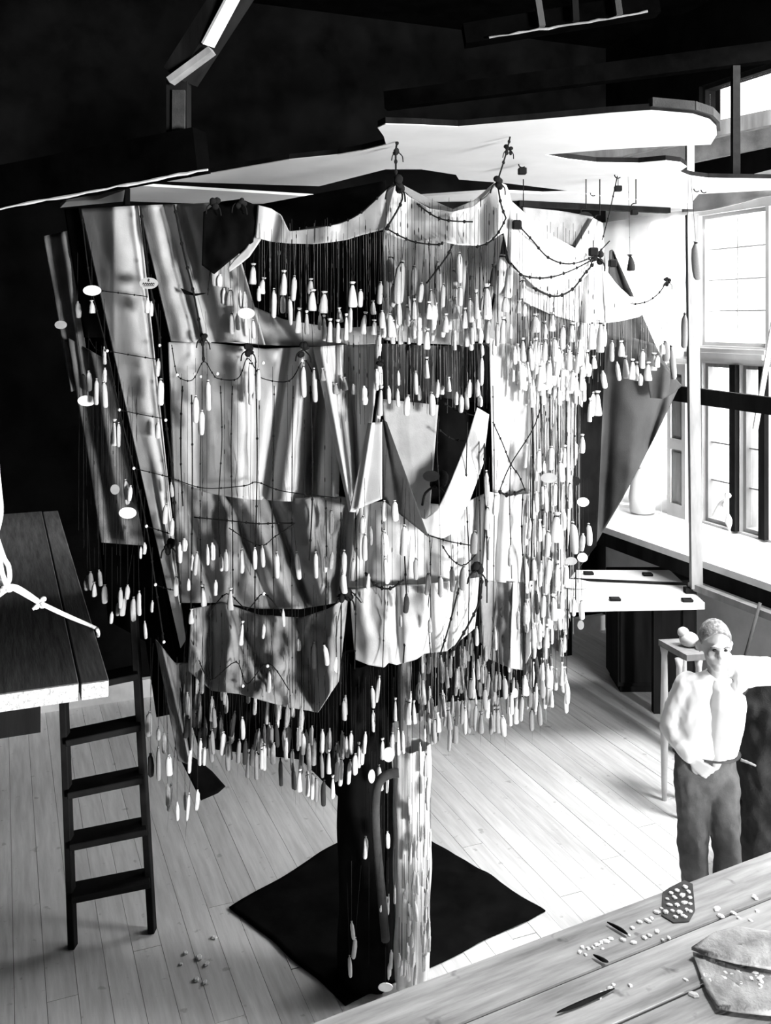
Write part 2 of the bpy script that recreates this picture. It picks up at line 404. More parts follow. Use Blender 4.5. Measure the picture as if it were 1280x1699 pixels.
# white cloth knotted to the mullion, sack on the shelf
cl = MB().tube(smooth_line([R(1.96, 0.10, 1.78), R(1.955, 0.14, 1.70), R(1.98, 0.13, 1.6), R(1.99, 0.12, 1.45)]), [0.02 + 0.012 * math.sin(i) for i in range(19)], 7)
cl.tube(smooth_line([R(1.955, 0.13, 1.72), R(1.90, 0.14, 1.68), R(1.83, 0.15, 1.56)]), 0.02, 7)
tag(cl.build('knotted_cloth', 'canvas_white', None, True), 'white cloth knotted to the mullion above the shelf', 'cloth')
sk = empty('white_sack', R(0.95, 0.25, 1.42)); tag(sk, 'white tied sack leaning by the shutter on the shelf', 'sack')
MB().lathe([(0.05, 1.42), (0.12, 1.44), (0.135, 1.58), (0.11, 1.75), (0.06, 1.84), (0.035, 1.87)], R(0.95, 0.25), 12).build('sack_body', 'canvas_white', sk, True)
MB().lathe([(0.03, 1.86), (0.06, 1.89), (0.085, 1.94), (0.06, 1.97)], R(0.95, 0.25), 12).build('sack_neck', 'canvas_white', sk, True)

# white table at the back
tb = empty('drawing_table', (1.75, 7.5, 0)); tag(tb, 'white drafting table with black fittings at the far end', 'table')
dh = 2.12
def TP(x, y): d = F * dh / (y - HY); return Vector(((x - CX) / F * d, d, 0))
a, b, c, d_ = TP(600, 1012), TP(1170, 1000), TP(1112, 946), TP(640, 946)
z1 = H - dh
MB().prism([(q.x, q.y) for q in (a, b, c, d_)], z1 - 0.05, z1).build('tabletop', 'white_board', tb)
for q in (a, b, c, d_):
    m_ = (a + b + c + d_) / 4; p = q + (m_ - q) * 0.1; MB().box(p.x - 0.035, p.x + 0.035, p.y - 0.035, p.y + 0.035, 0, z1 - 0.05).build('leg', 'timber_dark', tb)
def table_px(x, y, z=0.0): d = F * (dh - z) / (y - HY); return P(x, y, d)
for i, (x, y) in enumerate(((978, 953), (1076, 955), (1022, 996), (1142, 998))):
    q = table_px(x, y); tag(MB().box(q.x - 0.045, q.x + 0.035, q.y - 0.03, q.y + 0.03, z1 + 0.001, z1 + 0.022).build('black_block', 'iron_dark', None, bevel=0.004), 'small black block on the white table, %s' % ('back one nearer the model', 'back one nearer the windows', 'front one nearer the model', 'front one by the table corner')[i], 'block', 'black blocks on the white table')
cb_ = empty('low_cupboard', (2.4, 8.6, 0)); tag(cb_, 'dark low cupboard standing under the shelf behind the white table', 'cupboard')
MB().box(2.05, 2.75, 8.35, 8.8, 0.06, 1.0).build('cupboard_body', 'timber_dark', cb_, bevel=.006)
for a_ in (2.07, 2.405): MB().box(a_, a_ + .325, 8.33, 8.349, 0.1, .96).build('cupboard_door', 'timber_dark', cb_, bevel=.004)
MB().box(2.08, 2.72, 8.38, 8.78, 0, 0.06).build('plinth', 'timber_dark', cb_)
rod = MB().tube([table_px(930, 963) + Vector((0, 0, 0.014)), table_px(1155, 972) + Vector((0, 0, 0.012))], 0.011, 8)
tag(rod.build('measuring_rod', 'timber_dark', None, True), 'long thin dark rod lying across the white table', 'rod')
q = table_px(1040, 998); 
pap = mesh_obj('paper_scrap', [(q.x - 0.05, q.y - .03, z1 + .002), (q.x + .09, q.y - .03, z1 + .004), (q.x + .1, q.y + .05, z1 + .012), (q.x - .02, q.y + .04, z1 + .02)], [(0, 1, 2, 3)], 'paper_white'); pap.modifiers.new('t', 'SOLIDIFY').thickness = 0.001
tag(pap, 'curled white paper scrap beside a black block', 'paper')
q = table_px(955, 972)
tag(MB().lathe([(0.1, z1 + 0.001), (0.13, z1 + 0.018), (0.125, z1 + 0.02), (0.09, z1 + 0.006)], (q.x, q.y, 0), 18).build('shallow_dish', 'paper_white', None, True), 'shallow white dish on the drafting table by the sandbags', 'dish')

# small stool behind the man
d0 = 6.35
st = empty('small_stool', P(1130, 1240, d0) * 1.0); st.location.z = 0; tag(st, 'small pale stool with turned legs behind the man', 'stool')
zt = P(1120, 1075, d0).z
def SP(x, y): d = F * (H - zt) / (y - HY); q = P(x, y, d); return (q.x, q.y)
MB().prism([SP(1093, 1061), SP(1140, 1087), SP(1172, 1085), SP(1135, 1059)], zt - 0.04, zt).build('stool_seat', 'timber_grey', st)
for x, y in ((1128, 1083), (1160, 1083), (1103, 1063), (1135, 1063)):
    q = SP(x, y); MB().lathe([(0.016, 0), (0.02, 0.1), (0.028, zt * 0.5), (0.02, zt - 0.1), (0.03, zt - 0.04)], (q[0], q[1], 0), 9).build('leg', 'timber_pale', st, True)
rg = MB(); q = SP(1140, 1072)
rg.ellipsoid((q[0] + 0.015, q[1], zt + 0.045), 0.065, 0.06, 0.05).ellipsoid((q[0] + 0.075, q[1] - 0.06, zt + 0.02), 0.035, 0.04, 0.05).ellipsoid((q[0] - 0.02, q[1] + 0.01, zt + 0.09), 0.04, 0.035, 0.035)
tag(rg.build('white_rag', 'canvas_white', None, True), 'crumpled white rag lying on the small stool', 'rag')
tag(MB().tube([P(1232, 1108, 6.6), P(1262, 1000, 6.6), P(1243, 1180, 6.55)][:2], 0.012, 7).build('leaning_stick', 'timber_dim', None, True), 'thin stick leaning against the low rail behind the man', 'stick')

# ------------------------------------------------------------------ roof timbers
def beam(name, a, b, w, h, label, cat='beam', m='timber_dark'):
    e = empty(name, (Vector(a) + Vector(b)) / 2); tag(e, label, cat); MB().bar(a, b, w, h).build('timber', m, e); return e
e = beam('tie_beam', P(-90, 330, 4.9), P(335, 250, 4.5), 0.14, 0.2, 'heavy dark tie beam with the light on its lower edge drawn pale', m='roof_dark')
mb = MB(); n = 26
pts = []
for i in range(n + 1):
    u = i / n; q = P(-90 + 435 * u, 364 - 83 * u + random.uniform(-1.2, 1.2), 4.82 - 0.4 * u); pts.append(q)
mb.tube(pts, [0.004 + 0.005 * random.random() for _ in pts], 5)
mb.build('lit_edge_strip', 'timber_pale', e)  # pale strip draws the light along the lower edge of the beam
e = beam('roof_post', P(297, 292, 4.62), P(297, 138, 4.62), 0.1, 0.1, 'short rough roof post standing on the tie beam', 'post', 'timber_grey')
e.children[0].data.materials[0] = MATS['timber_dark']
MB().bar(P(296, 280, 4.56), P(297, 150, 4.56), 0.06, 0.02).build('paler_face', 'coat_dark', e)  # slightly paler strip on the front of the post
e = beam('diagonal_brace', P(300, 128, 4.6), P(450, -105, 4.4), 0.17, 0.10, 'sloping roof brace with the light on its underside drawn by a pale board', 'brace')
MB().bar(P(345, 75, 4.47), P(425, -75, 4.3), 0.075, 0.015).build('lit_side_strip', 'timber_pale', e)  # light on the underside put into the colour of this pale board
MB().bar(P(283, 135, 4.5), P(352, 84, 4.46), 0.06, 0.03).build('cleat', 'timber_grey', e)
e = beam('roof_purlin', P(770, 60, 4.7), P(1090, 8, 4.7), 0.1, 0.1, 'dark purlin with a chalky edge high in the roof', m='roof_dark')
mb = MB().tube([P(812 + 263 * i / 16, 63 - 43 * i / 16 + random.uniform(-1.5, 1.5), 4.62) for i in range(17)], [0.003 + 0.005 * random.random() for _ in range(17)], 5)
mb.build('chalky_edge', 'timber_grey', e)
for i, (x0, y0, x1, y1) in enumerate(((900, 44, 890, -20), (1028, 25, 1022, -20), (956, 35, 952, -40))):
    MB().bar(P(x0, y0, 4.6), P(x1, y1, 4.6), 0.03, 0.03).build('batten', ('timber_dim', 'coat_dark', 'timber_dark')[i], e)
beam('roof_rafter', P(640, 168, 6.6), P(1300, 84, 6.0), 0.09, 0.12, 'long dark rafter rising towards the skylight', 'rafter', m='roof_dark')
beam('inner_rafter', P(905, 274, 6.9), P(1300, 192, 6.9), 0.14, 0.11, 'grey rafter showing below the white board lobe', 'rafter', 'timber_dim')
beam('outer_rafter', P(1010, 282, 7.4), P(1300, 222, 7.4), 0.1, 0.16, 'dim rafter below the skylight behind the iron post', 'rafter', 'coat_dark')
tag(MB().bar(P(1221, 298, 5.9), P(1221, 110, 5.9), 0.045, 0.045).build('skylight_post', 'iron_dark'), 'thin black post crossing the skylight', 'post')
tag(MB().bar(P(1145, 292, 5.6), P(1145, 238, 5.6), 0.042, 0.042).build('short_prop', 'paper_white'), 'short white prop between the white board lobes', 'prop')

# ------------------------------------------------------------------ the white plan board the model hangs from
HB = 0.83; ZB = H + HB
def BP(x, y): d = F * HB / (HY - y); return ((x - CX) / F * d, d)
MAIN = [(270, 301), (330, 291), (480, 265), (560, 257), (600, 250), (641, 240), (637, 226), (627, 212), (640, 206), (700, 208), (760, 211), (900, 199), (1010, 189), (1080, 184),
        (1150, 190), (1178, 199), (1189, 210), (1190, 224), (1180, 240), (1100, 243), (1010, 248), (905, 257), (940, 264), (990, 270), (1060, 271), (1105, 267), (1130, 270), (1140, 277), (1128, 285),
        (1145, 292), (1175, 296), (1310, 298), (1310, 314), (1160, 322), (1150, 334), (1040, 329), (955, 318), (840, 304), (762, 298), (757, 290), (700, 281), (640, 281), (530, 309), (400, 305)]
brd = empty('plan_board', (0.2, 4.6, ZB)); tag(brd, 'curvy white plan board fixed overhead, the model hanging below it', 'board')
MB().prism([BP(*p) for p in MAIN], ZB, ZB + 0.004).build('main_panel', 'white_board', brd)
MB().prism([BP(*p) for p in MAIN], ZB + 0.0045, ZB + 0.03).build('dark_backing', 'timber_dark', brd)
BACK = [(215, 307), (520, 326), (640, 330), (820, 318), (900, 322), (955, 320), (1040, 331), (1150, 338), (1150, 347), (870, 339), (600, 342), (330, 338), (215, 334)]
MB().prism([BP(*p) for p in BACK], ZB, ZB + 0.016).build('rear_panel', 'white_board', brd)
MB().prism([BP(*p) for p in [(100, 345), (110, 335), (165, 331), (212, 314), (212, 334)]], ZB + 0.002, ZB + 0.03).build('corner_panel', 'white_board', brd)
MB().bar(Vector((*BP(225, 341), ZB - 0.02)), Vector((*BP(870, 334), ZB - 0.02)), 0.05, 0.04).build('batten', 'timber_dark', brd)
MB().bar(Vector((*BP(860, 333), ZB - 0.02)), Vector((*BP(1110, 345), ZB - 0.02)), 0.05, 0.04).build('batten', 'timber_dark', brd)
ed = MB()
for (xa, ya), (xb, yb) in zip([(1080, 184), (1150, 190), (1178, 199), (1189, 210)], [(1150, 190), (1178, 199), (1189, 210), (1190, 224)]):
    a = Vector((*BP(xa, ya), ZB + 0.034)); b = Vector((*BP(xb, yb), ZB + 0.034)); ed.bar(a, b, 0.03, 0.035)
ed.build('brick_edge', 'coat_dark', brd)
MB().bar(Vector((*BP(207, 338), ZB - 0.06)), Vector((*BP(212, 310), ZB - 0.06)), 0.03, 0.1).build('bracket', 'timber_dark', brd)

# ------------------------------------------------------------------ cloths of the hanging model
def poly_at(pts, u):
    L = [0.0]
    for a, b in zip(pts, pts[1:]): L.append(L[-1] + math.dist(a, b))
    t = u * L[-1]
    for i in range(len(pts) - 1):
        if t <= L[i + 1] + 1e-9:
            k = (t - L[i]) / max(1e-9, L[i + 1] - L[i]); a, b = pts[i], pts[i + 1]
            return (a[0] + (b[0] - a[0]) * k, a[1] + (b[1] - a[1]) * k)
    return pts[-1]

CLOTHS = {}
def cloth(name, label, m, top, bot, off=0.0, folds=(), wr=(0.02, 4.0), nu=40, nv=30, sag=0.0, cat='cloth', seed=0, offb=None, bulge=0.0, parent=None, curl=0.0):
    vs = []; fs = []
    offb = off if offb is None else offb
    for j in range(nv + 1):
        v = j / nv
        for i in range(nu + 1):
            u = i / nu
            a = poly_at(top, u); b = poly_at(bot, u)
            x = a[0] + (b[0] - a[0]) * v; y = a[1] + (b[1] - a[1]) * v
            d = D(x, y) + off + (offb - off) * v
            for f in folds:
                u0, w, amp = f[:3]; slant = f[3] if len(f) > 3 else 0.0; v0 = f[4] if len(f) > 4 else -1.0; vw = f[5] if len(f) > 5 else 9.0
                g = math.exp(-((u - u0 - slant * (v - 0.5)) / w) ** 2)
                if v0 >= 0: g *= math.exp(-((v - v0) / vw) ** 2)
                d += amp * g
            q = P(x, y, d)
            n1 = noise.noise(Vector((q.x * wr[1], q.z * wr[1] * 0.5, seed * 7.3)))
            n2 = noise.noise(Vector((q.x * wr[1] * 2.7 + q.z * 2, q.z * wr[1] * 1.9, seed * 3.1 + 5)))
            n3 = noise.noise(Vector((q.x * 13 + q.z * 5, q.z * 9, seed * 1.7)))
            d += wr[0] * (n1 + 0.45 * n2 + 0.16 * n3) - bulge * math.sin(math.pi * u) * math.sin(math.pi * min(1, v)) + curl * v * v
            vs.append(P(x, y, d))
    for j in range(nv):
        for i in range(nu):
            a = j * (nu + 1) + i; fs.append((a, a + 1, a + nu + 2, a + nu + 1))
    o = mesh_obj(name, vs, fs, m, parent, True)
    s = o.modifiers.new('thickness', 'SOLIDIFY'); s.thickness = 0.005; s.offset = 0
    if parent is None: tag(o, label, cat)
    CLOTHS[label] = o
    return o

# left drapes
cloth('drape', 'dim narrow drape hanging outermost on the shadowed flank', 'canvas_dim', [(72, 392), (118, 382)], [(118, 650), (150, 640)], 0.15, ((0.3, .15, .05), (0.7, .15, -.05)), (0.05, 5), 16, 30, seed=1)  # dark canvas puts the shade of the flank into its colour
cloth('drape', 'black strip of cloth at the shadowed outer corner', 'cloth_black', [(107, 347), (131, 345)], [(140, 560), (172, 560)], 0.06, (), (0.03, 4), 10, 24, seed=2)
cloth('drape', 'dusky drape on the shadowed flank under the outermost tags', 'canvas_dim', [(112, 560), (182, 600)], [(168, 900), (240, 905)], 0.12, ((0.25, .12, .05), (0.6, .1, -.04)), (0.04, 5), 18, 34, seed=3)  # same dark canvas, painting the side turned from the light
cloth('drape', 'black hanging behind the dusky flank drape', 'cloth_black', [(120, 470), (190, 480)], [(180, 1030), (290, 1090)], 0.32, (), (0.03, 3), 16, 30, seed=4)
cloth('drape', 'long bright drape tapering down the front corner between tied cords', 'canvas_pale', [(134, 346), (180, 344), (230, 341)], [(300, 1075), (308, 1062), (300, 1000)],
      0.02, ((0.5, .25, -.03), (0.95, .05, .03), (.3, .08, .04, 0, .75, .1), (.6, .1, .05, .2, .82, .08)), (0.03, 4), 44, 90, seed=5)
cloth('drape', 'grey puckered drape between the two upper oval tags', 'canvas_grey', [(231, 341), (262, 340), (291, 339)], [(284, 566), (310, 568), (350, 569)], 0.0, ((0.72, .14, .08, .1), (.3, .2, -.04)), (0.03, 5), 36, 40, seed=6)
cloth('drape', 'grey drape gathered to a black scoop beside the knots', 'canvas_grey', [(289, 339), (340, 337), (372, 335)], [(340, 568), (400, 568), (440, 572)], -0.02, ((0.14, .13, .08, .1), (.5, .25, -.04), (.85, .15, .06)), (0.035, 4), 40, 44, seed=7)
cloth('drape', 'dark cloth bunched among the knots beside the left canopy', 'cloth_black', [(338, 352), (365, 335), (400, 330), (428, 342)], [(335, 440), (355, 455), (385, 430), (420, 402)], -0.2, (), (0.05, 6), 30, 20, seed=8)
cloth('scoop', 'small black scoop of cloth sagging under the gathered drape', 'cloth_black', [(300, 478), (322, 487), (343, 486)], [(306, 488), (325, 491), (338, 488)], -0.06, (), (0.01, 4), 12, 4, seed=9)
# upper back cloths
cloth('lining_and_shade_cloth', 'black lining behind the strings of the left canopy', 'cloth_black', [(400, 345), (640, 300)], [(400, 560), (650, 566)], 0.28, (), (0.03, 3), 20, 20, seed=10)
cloth('lining_and_shade_cloth', 'added dark rear cloth blackening the shaded recesses of the model', 'cloth_black', [(150, 420), (640, 420), (990, 520)], [(260, 1190), (600, 1120), (900, 1010)], 0.55, (), (0.05, 2), 40, 30, seed=11)  # dark sheet added behind so that the recesses read black
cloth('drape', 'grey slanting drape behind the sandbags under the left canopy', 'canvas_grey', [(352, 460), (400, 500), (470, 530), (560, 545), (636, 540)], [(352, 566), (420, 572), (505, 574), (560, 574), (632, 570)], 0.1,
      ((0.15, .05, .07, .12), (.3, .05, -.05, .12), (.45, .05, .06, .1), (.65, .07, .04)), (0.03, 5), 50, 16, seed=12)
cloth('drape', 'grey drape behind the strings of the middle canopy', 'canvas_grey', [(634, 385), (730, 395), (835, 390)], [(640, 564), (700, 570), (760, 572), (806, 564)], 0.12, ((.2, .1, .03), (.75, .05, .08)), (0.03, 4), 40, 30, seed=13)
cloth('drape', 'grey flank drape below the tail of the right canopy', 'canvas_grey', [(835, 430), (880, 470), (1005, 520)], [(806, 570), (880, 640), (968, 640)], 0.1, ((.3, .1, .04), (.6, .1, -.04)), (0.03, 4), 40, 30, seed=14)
# mid tier
cloth('drape', 'wide pale middle drape with deep pleats across the front', 'canvas_pale', [(279, 568), (350, 569), (440, 579), (505, 576), (545, 574), (570, 572)],
      [(288, 795), (345, 818), (405, 828), (480, 832), (530, 828), (562, 824)], 0.0,
      ((.16, .05, .03), (.40, .07, -.05), (.63, .04, .14, -.12), (.73, .05, -.05, -.1), (.85, .06, .40, -.06), (.97, .04, -.08)), (0.03, 4), 90, 50, seed=15)
cloth('drape', 'smooth pale drape folding to a dark point above the lobed cloth', 'canvas_pale', [(520, 576), (575, 572), (634, 571)], [(580, 849), (590, 850), (600, 835)], -0.04, ((.12, .12, -.1), (.55, .13, .14, .1), (.95, .1, -.04)), (0.02, 4), 50, 50, seed=16)
cloth('cloth_flap', 'bright triangular flap hanging point down over the front', 'canvas_white', [(611, 702), (634, 700)], [(580, 850), (634, 828)], -0.16, ((.3, .1, -.02),), (0.01, 4), 20, 24, seed=17)
cloth('cloth_flap', 'dark wing of cloth slanting down from the bright flap', 'sail_dark', [(634, 696), (642, 700)], [(636, 830), (712, 892)], -0.12, ((.3, .15, .02),), (0.02, 5), 20, 30, seed=18)
# recess and panels right of centre
cloth('lining_and_shade_cloth', 'dark cloth standing for the shade of the recess below the middle canopy', 'sail_dark', [(636, 570), (735, 574), (834, 566)], [(640, 690), (735, 692), (832, 700)], 0.26, ((.2, .03, .05), (.45, .04, .05), (.7, .03, .05)), (0.04, 6), 40, 20, seed=19)  # shade of the recess given by a dark sheet
cloth('drape', 'smooth flat grey sheet above the crescent sling', 'canvas_grey', [(634, 662), (728, 672)], [(655, 850), (712, 868)], 0.08, (), (0.01, 2), 24, 24, seed=20)
cloth('lining_and_shade_cloth', 'black cloth standing for the shade between the grey sheet and the sling', 'cloth_black', [(722, 660), (812, 670)], [(690, 870), (800, 860)], 0.22, (), (0.03, 4), 20, 20, seed=21)  # black sheet where the recess falls into shade
cloth('crescent_sling', 'pale crescent sling curving up to a point beside the recess', 'canvas_pale', [(792, 676), (772, 740), (748, 800), (726, 845), (704, 862), (690, 852)], [(812, 688), (802, 770), (780, 830), (752, 884), (735, 894), (704, 884)], -0.1,
      ((.3, .1, .04), (.6, .1, -.04)), (0.03, 6), 60, 16, seed=22)
cloth('drape', 'white drape crossed by V-shaped cords', 'canvas_white', [(812, 560), (860, 575), (930, 600)], [(818, 816), (850, 820), (905, 818)], 0.06, ((.35, .15, .06), (.7, .1, -.05)), (0.02, 3), 40, 40, seed=23)
cloth('drape', 'pale flank drape behind the dense strings facing the windows', 'canvas_white', [(890, 560), (940, 600), (975, 590)], [(885, 1040), (905, 1060), (932, 1010)], 0.06, ((.3, .12, .05), (.7, .1, -.05)), (0.03, 4), 30, 70, seed=24)
# third tier
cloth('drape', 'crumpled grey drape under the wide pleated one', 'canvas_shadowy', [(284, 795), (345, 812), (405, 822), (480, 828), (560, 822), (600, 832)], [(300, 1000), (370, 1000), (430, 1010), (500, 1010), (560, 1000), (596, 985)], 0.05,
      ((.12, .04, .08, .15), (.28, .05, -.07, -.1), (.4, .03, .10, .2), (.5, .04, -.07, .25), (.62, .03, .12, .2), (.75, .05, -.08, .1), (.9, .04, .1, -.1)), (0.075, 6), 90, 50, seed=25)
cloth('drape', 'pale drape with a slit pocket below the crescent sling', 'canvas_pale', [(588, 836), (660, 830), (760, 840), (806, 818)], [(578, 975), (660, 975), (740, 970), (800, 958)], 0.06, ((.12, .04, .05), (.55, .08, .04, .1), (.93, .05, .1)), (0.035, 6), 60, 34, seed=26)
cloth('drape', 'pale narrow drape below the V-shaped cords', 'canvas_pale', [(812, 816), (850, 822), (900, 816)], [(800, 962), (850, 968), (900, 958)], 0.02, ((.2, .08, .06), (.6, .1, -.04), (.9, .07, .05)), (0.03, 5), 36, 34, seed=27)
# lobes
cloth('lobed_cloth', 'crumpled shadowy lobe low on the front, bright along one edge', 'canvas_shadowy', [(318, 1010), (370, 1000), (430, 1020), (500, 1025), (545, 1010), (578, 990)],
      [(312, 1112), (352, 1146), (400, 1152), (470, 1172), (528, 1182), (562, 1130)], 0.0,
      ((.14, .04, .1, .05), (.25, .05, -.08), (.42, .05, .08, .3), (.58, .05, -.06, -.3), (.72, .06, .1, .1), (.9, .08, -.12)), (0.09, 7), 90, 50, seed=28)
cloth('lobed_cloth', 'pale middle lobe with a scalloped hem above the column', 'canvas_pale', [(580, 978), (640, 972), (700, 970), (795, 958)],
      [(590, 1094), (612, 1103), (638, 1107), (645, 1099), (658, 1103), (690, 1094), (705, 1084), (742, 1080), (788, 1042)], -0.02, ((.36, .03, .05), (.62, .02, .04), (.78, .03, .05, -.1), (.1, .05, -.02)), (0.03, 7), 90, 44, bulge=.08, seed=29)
cloth('lobed_cloth', 'inner half of the window-side lobe, its shade put in as dim canvas', 'canvas_dim', [(796, 960), (830, 966), (860, 966)], [(802, 1090), (828, 1100), (858, 1112)], 0.04, ((.4, .15, .06), (.8, .1, -.05)), (0.05, 7), 36, 40, seed=30)  # shaded half of one lobe, darkened by its material
cloth('lobed_cloth', 'outer half of the lobe, its window light put in as white canvas', 'canvas_white', [(852, 966), (880, 964), (900, 958)], [(846, 1108), (868, 1112), (896, 1050)], -0.02, ((.3, .12, .10), (.6, .12, -.06)), (0.04, 7), 36, 44, seed=31)  # lit half of the same lobe, brightened by its material
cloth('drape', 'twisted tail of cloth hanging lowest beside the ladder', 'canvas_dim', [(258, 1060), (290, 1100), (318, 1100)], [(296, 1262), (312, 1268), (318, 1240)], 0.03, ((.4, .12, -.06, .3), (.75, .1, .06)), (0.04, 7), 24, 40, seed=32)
cloth('drape', 'black sheet darkening the gaps behind the lowest front sandbags', 'cloth_black', [(290, 1100), (400, 1130), (520, 1160), (575, 1110)], [(330, 1240), (410, 1250), (500, 1260), (570, 1330)], 0.22, (), (0.05, 5), 40, 16, seed=33)  # black sheet fills the gaps between the low bags
cloth('drape', 'black sheet darkening the gaps behind the sandbags beside the column', 'cloth_black', [(640, 1095), (740, 1060), (800, 1050), (900, 1070)], [(650, 1200), (740, 1165), (800, 1160), (895, 1150)], 0.28, (), (0.05, 5), 40, 16, seed=34)  # black sheet fills the gaps of this fringe too
# canopies
cloth('canopy', 'white canopy sagging over the black lining', 'canvas_white', [(428, 340), (450, 346), (466, 356), (480, 384), (520, 379), (565, 371), (605, 350), (632, 322), (656, 302)],
      [(424, 394), (450, 401), (480, 404), (520, 405), (550, 402), (575, 398), (600, 390), (620, 385), (640, 380)], -0.22, ((.12, .05, .05), (.5, .1, -.03)), (0.02, 5), 70, 16, cat='canopy', seed=35)
cloth('canopy_tail', 'thin white tail of the sagging canopy running out to a point', 'canvas_white', [(427, 385), (408, 412), (388, 432), (378, 447)], [(433, 398), (414, 426), (397, 440), (381, 451)], -0.2, (), (0.01, 4), 20, 5, seed=36)
cloth('canopy', 'white peaked canopy swagged between the two tall peaks', 'canvas_white', [(655, 303), (678, 326), (712, 346), (750, 352), (785, 343), (808, 324), (826, 301)],
      [(636, 384), (662, 396), (690, 401), (720, 398), (760, 406), (800, 408), (836, 386)], -0.24, ((.2, .08, .03), (.55, .1, -.04), (.8, .08, .03)), (0.015, 4), 60, 24, cat='canopy', seed=37, bulge=-.05)
cloth('canopy_underside', 'grey inner face of the peaked canopy between its peaks', 'canvas_grey', [(658, 301), (690, 318), (722, 334), (752, 347), (788, 332), (824, 300)], [(662, 310), (690, 333), (722, 348), (752, 353), (788, 344), (824, 305)], -0.10, (), (0.008, 4), 40, 6, seed=38)
cloth('canopy', 'white canopy sweeping down from the second peak to the rope knot', 'canvas_white', [(826, 301), (840, 307), (850, 335), (880, 362), (920, 393), (960, 415), (992, 428)],
      [(836, 386), (846, 432), (866, 455), (890, 478), (920, 492), (950, 480), (985, 445)], -0.2, ((.15, .06, .04), (.5, .12, -.03)), (0.015, 4), 70, 30, cat='canopy', seed=39, bulge=.06)
cloth('canopy', 'lower canopy cloth below the swagged ropes, its shade put in as grey', 'canvas_grey', [(868, 458), (920, 490), (960, 470), (992, 432), (1008, 450)], [(868, 500), (915, 522), (960, 535), (990, 538), (1012, 534)], -0.12, ((.6, .05, .05, .1), (.75, .05, -.05)), (0.03, 6), 50, 26, cat='canopy', seed=40)  # grey canvas paints the shaded band below the ropes
cloth('canopy', 'white canopy tail curling up to a tied tip by the windows', 'canvas_white', [(1000, 440), (1022, 470), (1045, 492), (1070, 494), (1090, 484), (1107, 464)], [(1006, 536), (1030, 533), (1060, 526), (1082, 512), (1098, 492), (1112, 469)], -0.14, ((.5, .12, -.03),), (0.02, 5), 50, 20, cat='canopy', seed=41)
cloth('cloth_strip', 'grey cloth showing behind the sweeping canopy under the plan board', 'canvas_dim', [(868, 344), (930, 350), (985, 360)], [(872, 372), (920, 400), (958, 408)], 0.3, ((.6, .1, .05),), (0.02, 4), 24, 14, seed=42)
cloth('cloth_strip', 'white pointed cloth rising behind the rope knot', 'canvas_white', [(985, 362), (1000, 370)], [(950, 420), (1005, 440)], 0.22, ((.4, .2, .05),), (0.02, 4), 14, 14, seed=43)
# dark sail
cloth('dark_sail', 'large dark sail of cloth hanging to a point above the white table', 'sail_dark', [(1012, 416), (1016, 414), (1020, 420)], [(1006, 560), (1060, 570), (1096, 590)], 0.12, ((.5, .2, .04),), (0.03, 3), 24, 24, seed=44)
cloth('dark_sail', 'broad lower dark sail with a drooping corner before the windows', 'sail_dark', [(960, 565), (1006, 552), (1050, 560), (1085, 570), (1128, 640)], [(958, 945), (975, 925), (990, 900), (1032, 830), (1092, 715)], 0.16, ((.25, .1, .1), (.6, .15, -.06), (.85, .07, .05)), (0.03, 3), 50, 50, seed=45)
cloth('dark_sail', 'black hanging between the sandbags and the dark sail', 'cloth_black', [(960, 600), (1005, 560)], [(945, 960), (990, 905)], 0.05, (), (0.02, 3), 14, 30, seed=46)
cloth('cloth_flap', 'small turned-up dark corner flap on the sail', 'sail_dark', [(1070, 600), (1098, 602), (1132, 640)], [(1080, 660), (1100, 662), (1118, 652)], -0.02, ((.5, .2, -.05),), (0.02, 5), 20, 12, seed=47)
# the column
def tube_cloth(name, label, m, x, y0, y1, rpx, d, folds, amp, parent=None):
    vs = []; fs = []; n = 40; nv = 40; r = rpx / F * d
    for j in range(nv + 1):
        y = y0 + (y1 - y0) * j / nv; c = P(x, y, d)
        for i in range(n):
            a = 2 * math.pi * i / n
            rr = r * (1 + amp * math.sin(folds * a + 0.6 * math.sin(j * 0.2)) + 0.18 * noise.noise(Vector((math.cos(a) * 2, math.sin(a) * 2, j * 0.12))))
            vs.append(c + Vector((rr * math.cos(a), rr * math.sin(a), 0)))
    for j in range(nv):
        for i in range(n):
            a = j * n + i; b = j * n + (i + 1) % n; fs.append((a, b, b + n, a + n))
    o = mesh_obj(name, vs, fs, m, None, True); tag(o, label, 'cloth'); o.modifiers.new('thickness', 'SOLIDIFY').thickness = 0.004
    return o
DC = 4.67
tube_cloth('pleated_cloth', 'white pleated cloth of the hanging column above the black rug', 'canvas_white', 684, 1236, 1630, 27, DC - .06, 7, 0.09)
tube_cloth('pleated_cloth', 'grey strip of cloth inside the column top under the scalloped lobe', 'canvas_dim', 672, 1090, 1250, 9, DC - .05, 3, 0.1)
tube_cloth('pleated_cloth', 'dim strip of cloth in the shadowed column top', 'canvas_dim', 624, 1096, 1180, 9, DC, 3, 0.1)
tube_cloth('pleated_cloth', 'black netting that puts the shade of the column into colour', 'cloth_black', 606, 1090, 1622, 42, DC + .06, 6, 0.08)  # black tube paints the side of the column away from the light
tag(MB().tube(smooth_line([P(662, 1282, DC - .3), P(648, 1284, DC - .3), P(632, 1294, DC - .3), P(624, 1320, DC - .28), P(624, 1380, DC - .25), P(632, 1470, DC - .22), P(640, 1560, DC - .2)]), 0.021, 9).build('curved_tube', 'coat_dark', None, True), 'dark curved tube hooked over in front of the column', 'tube')

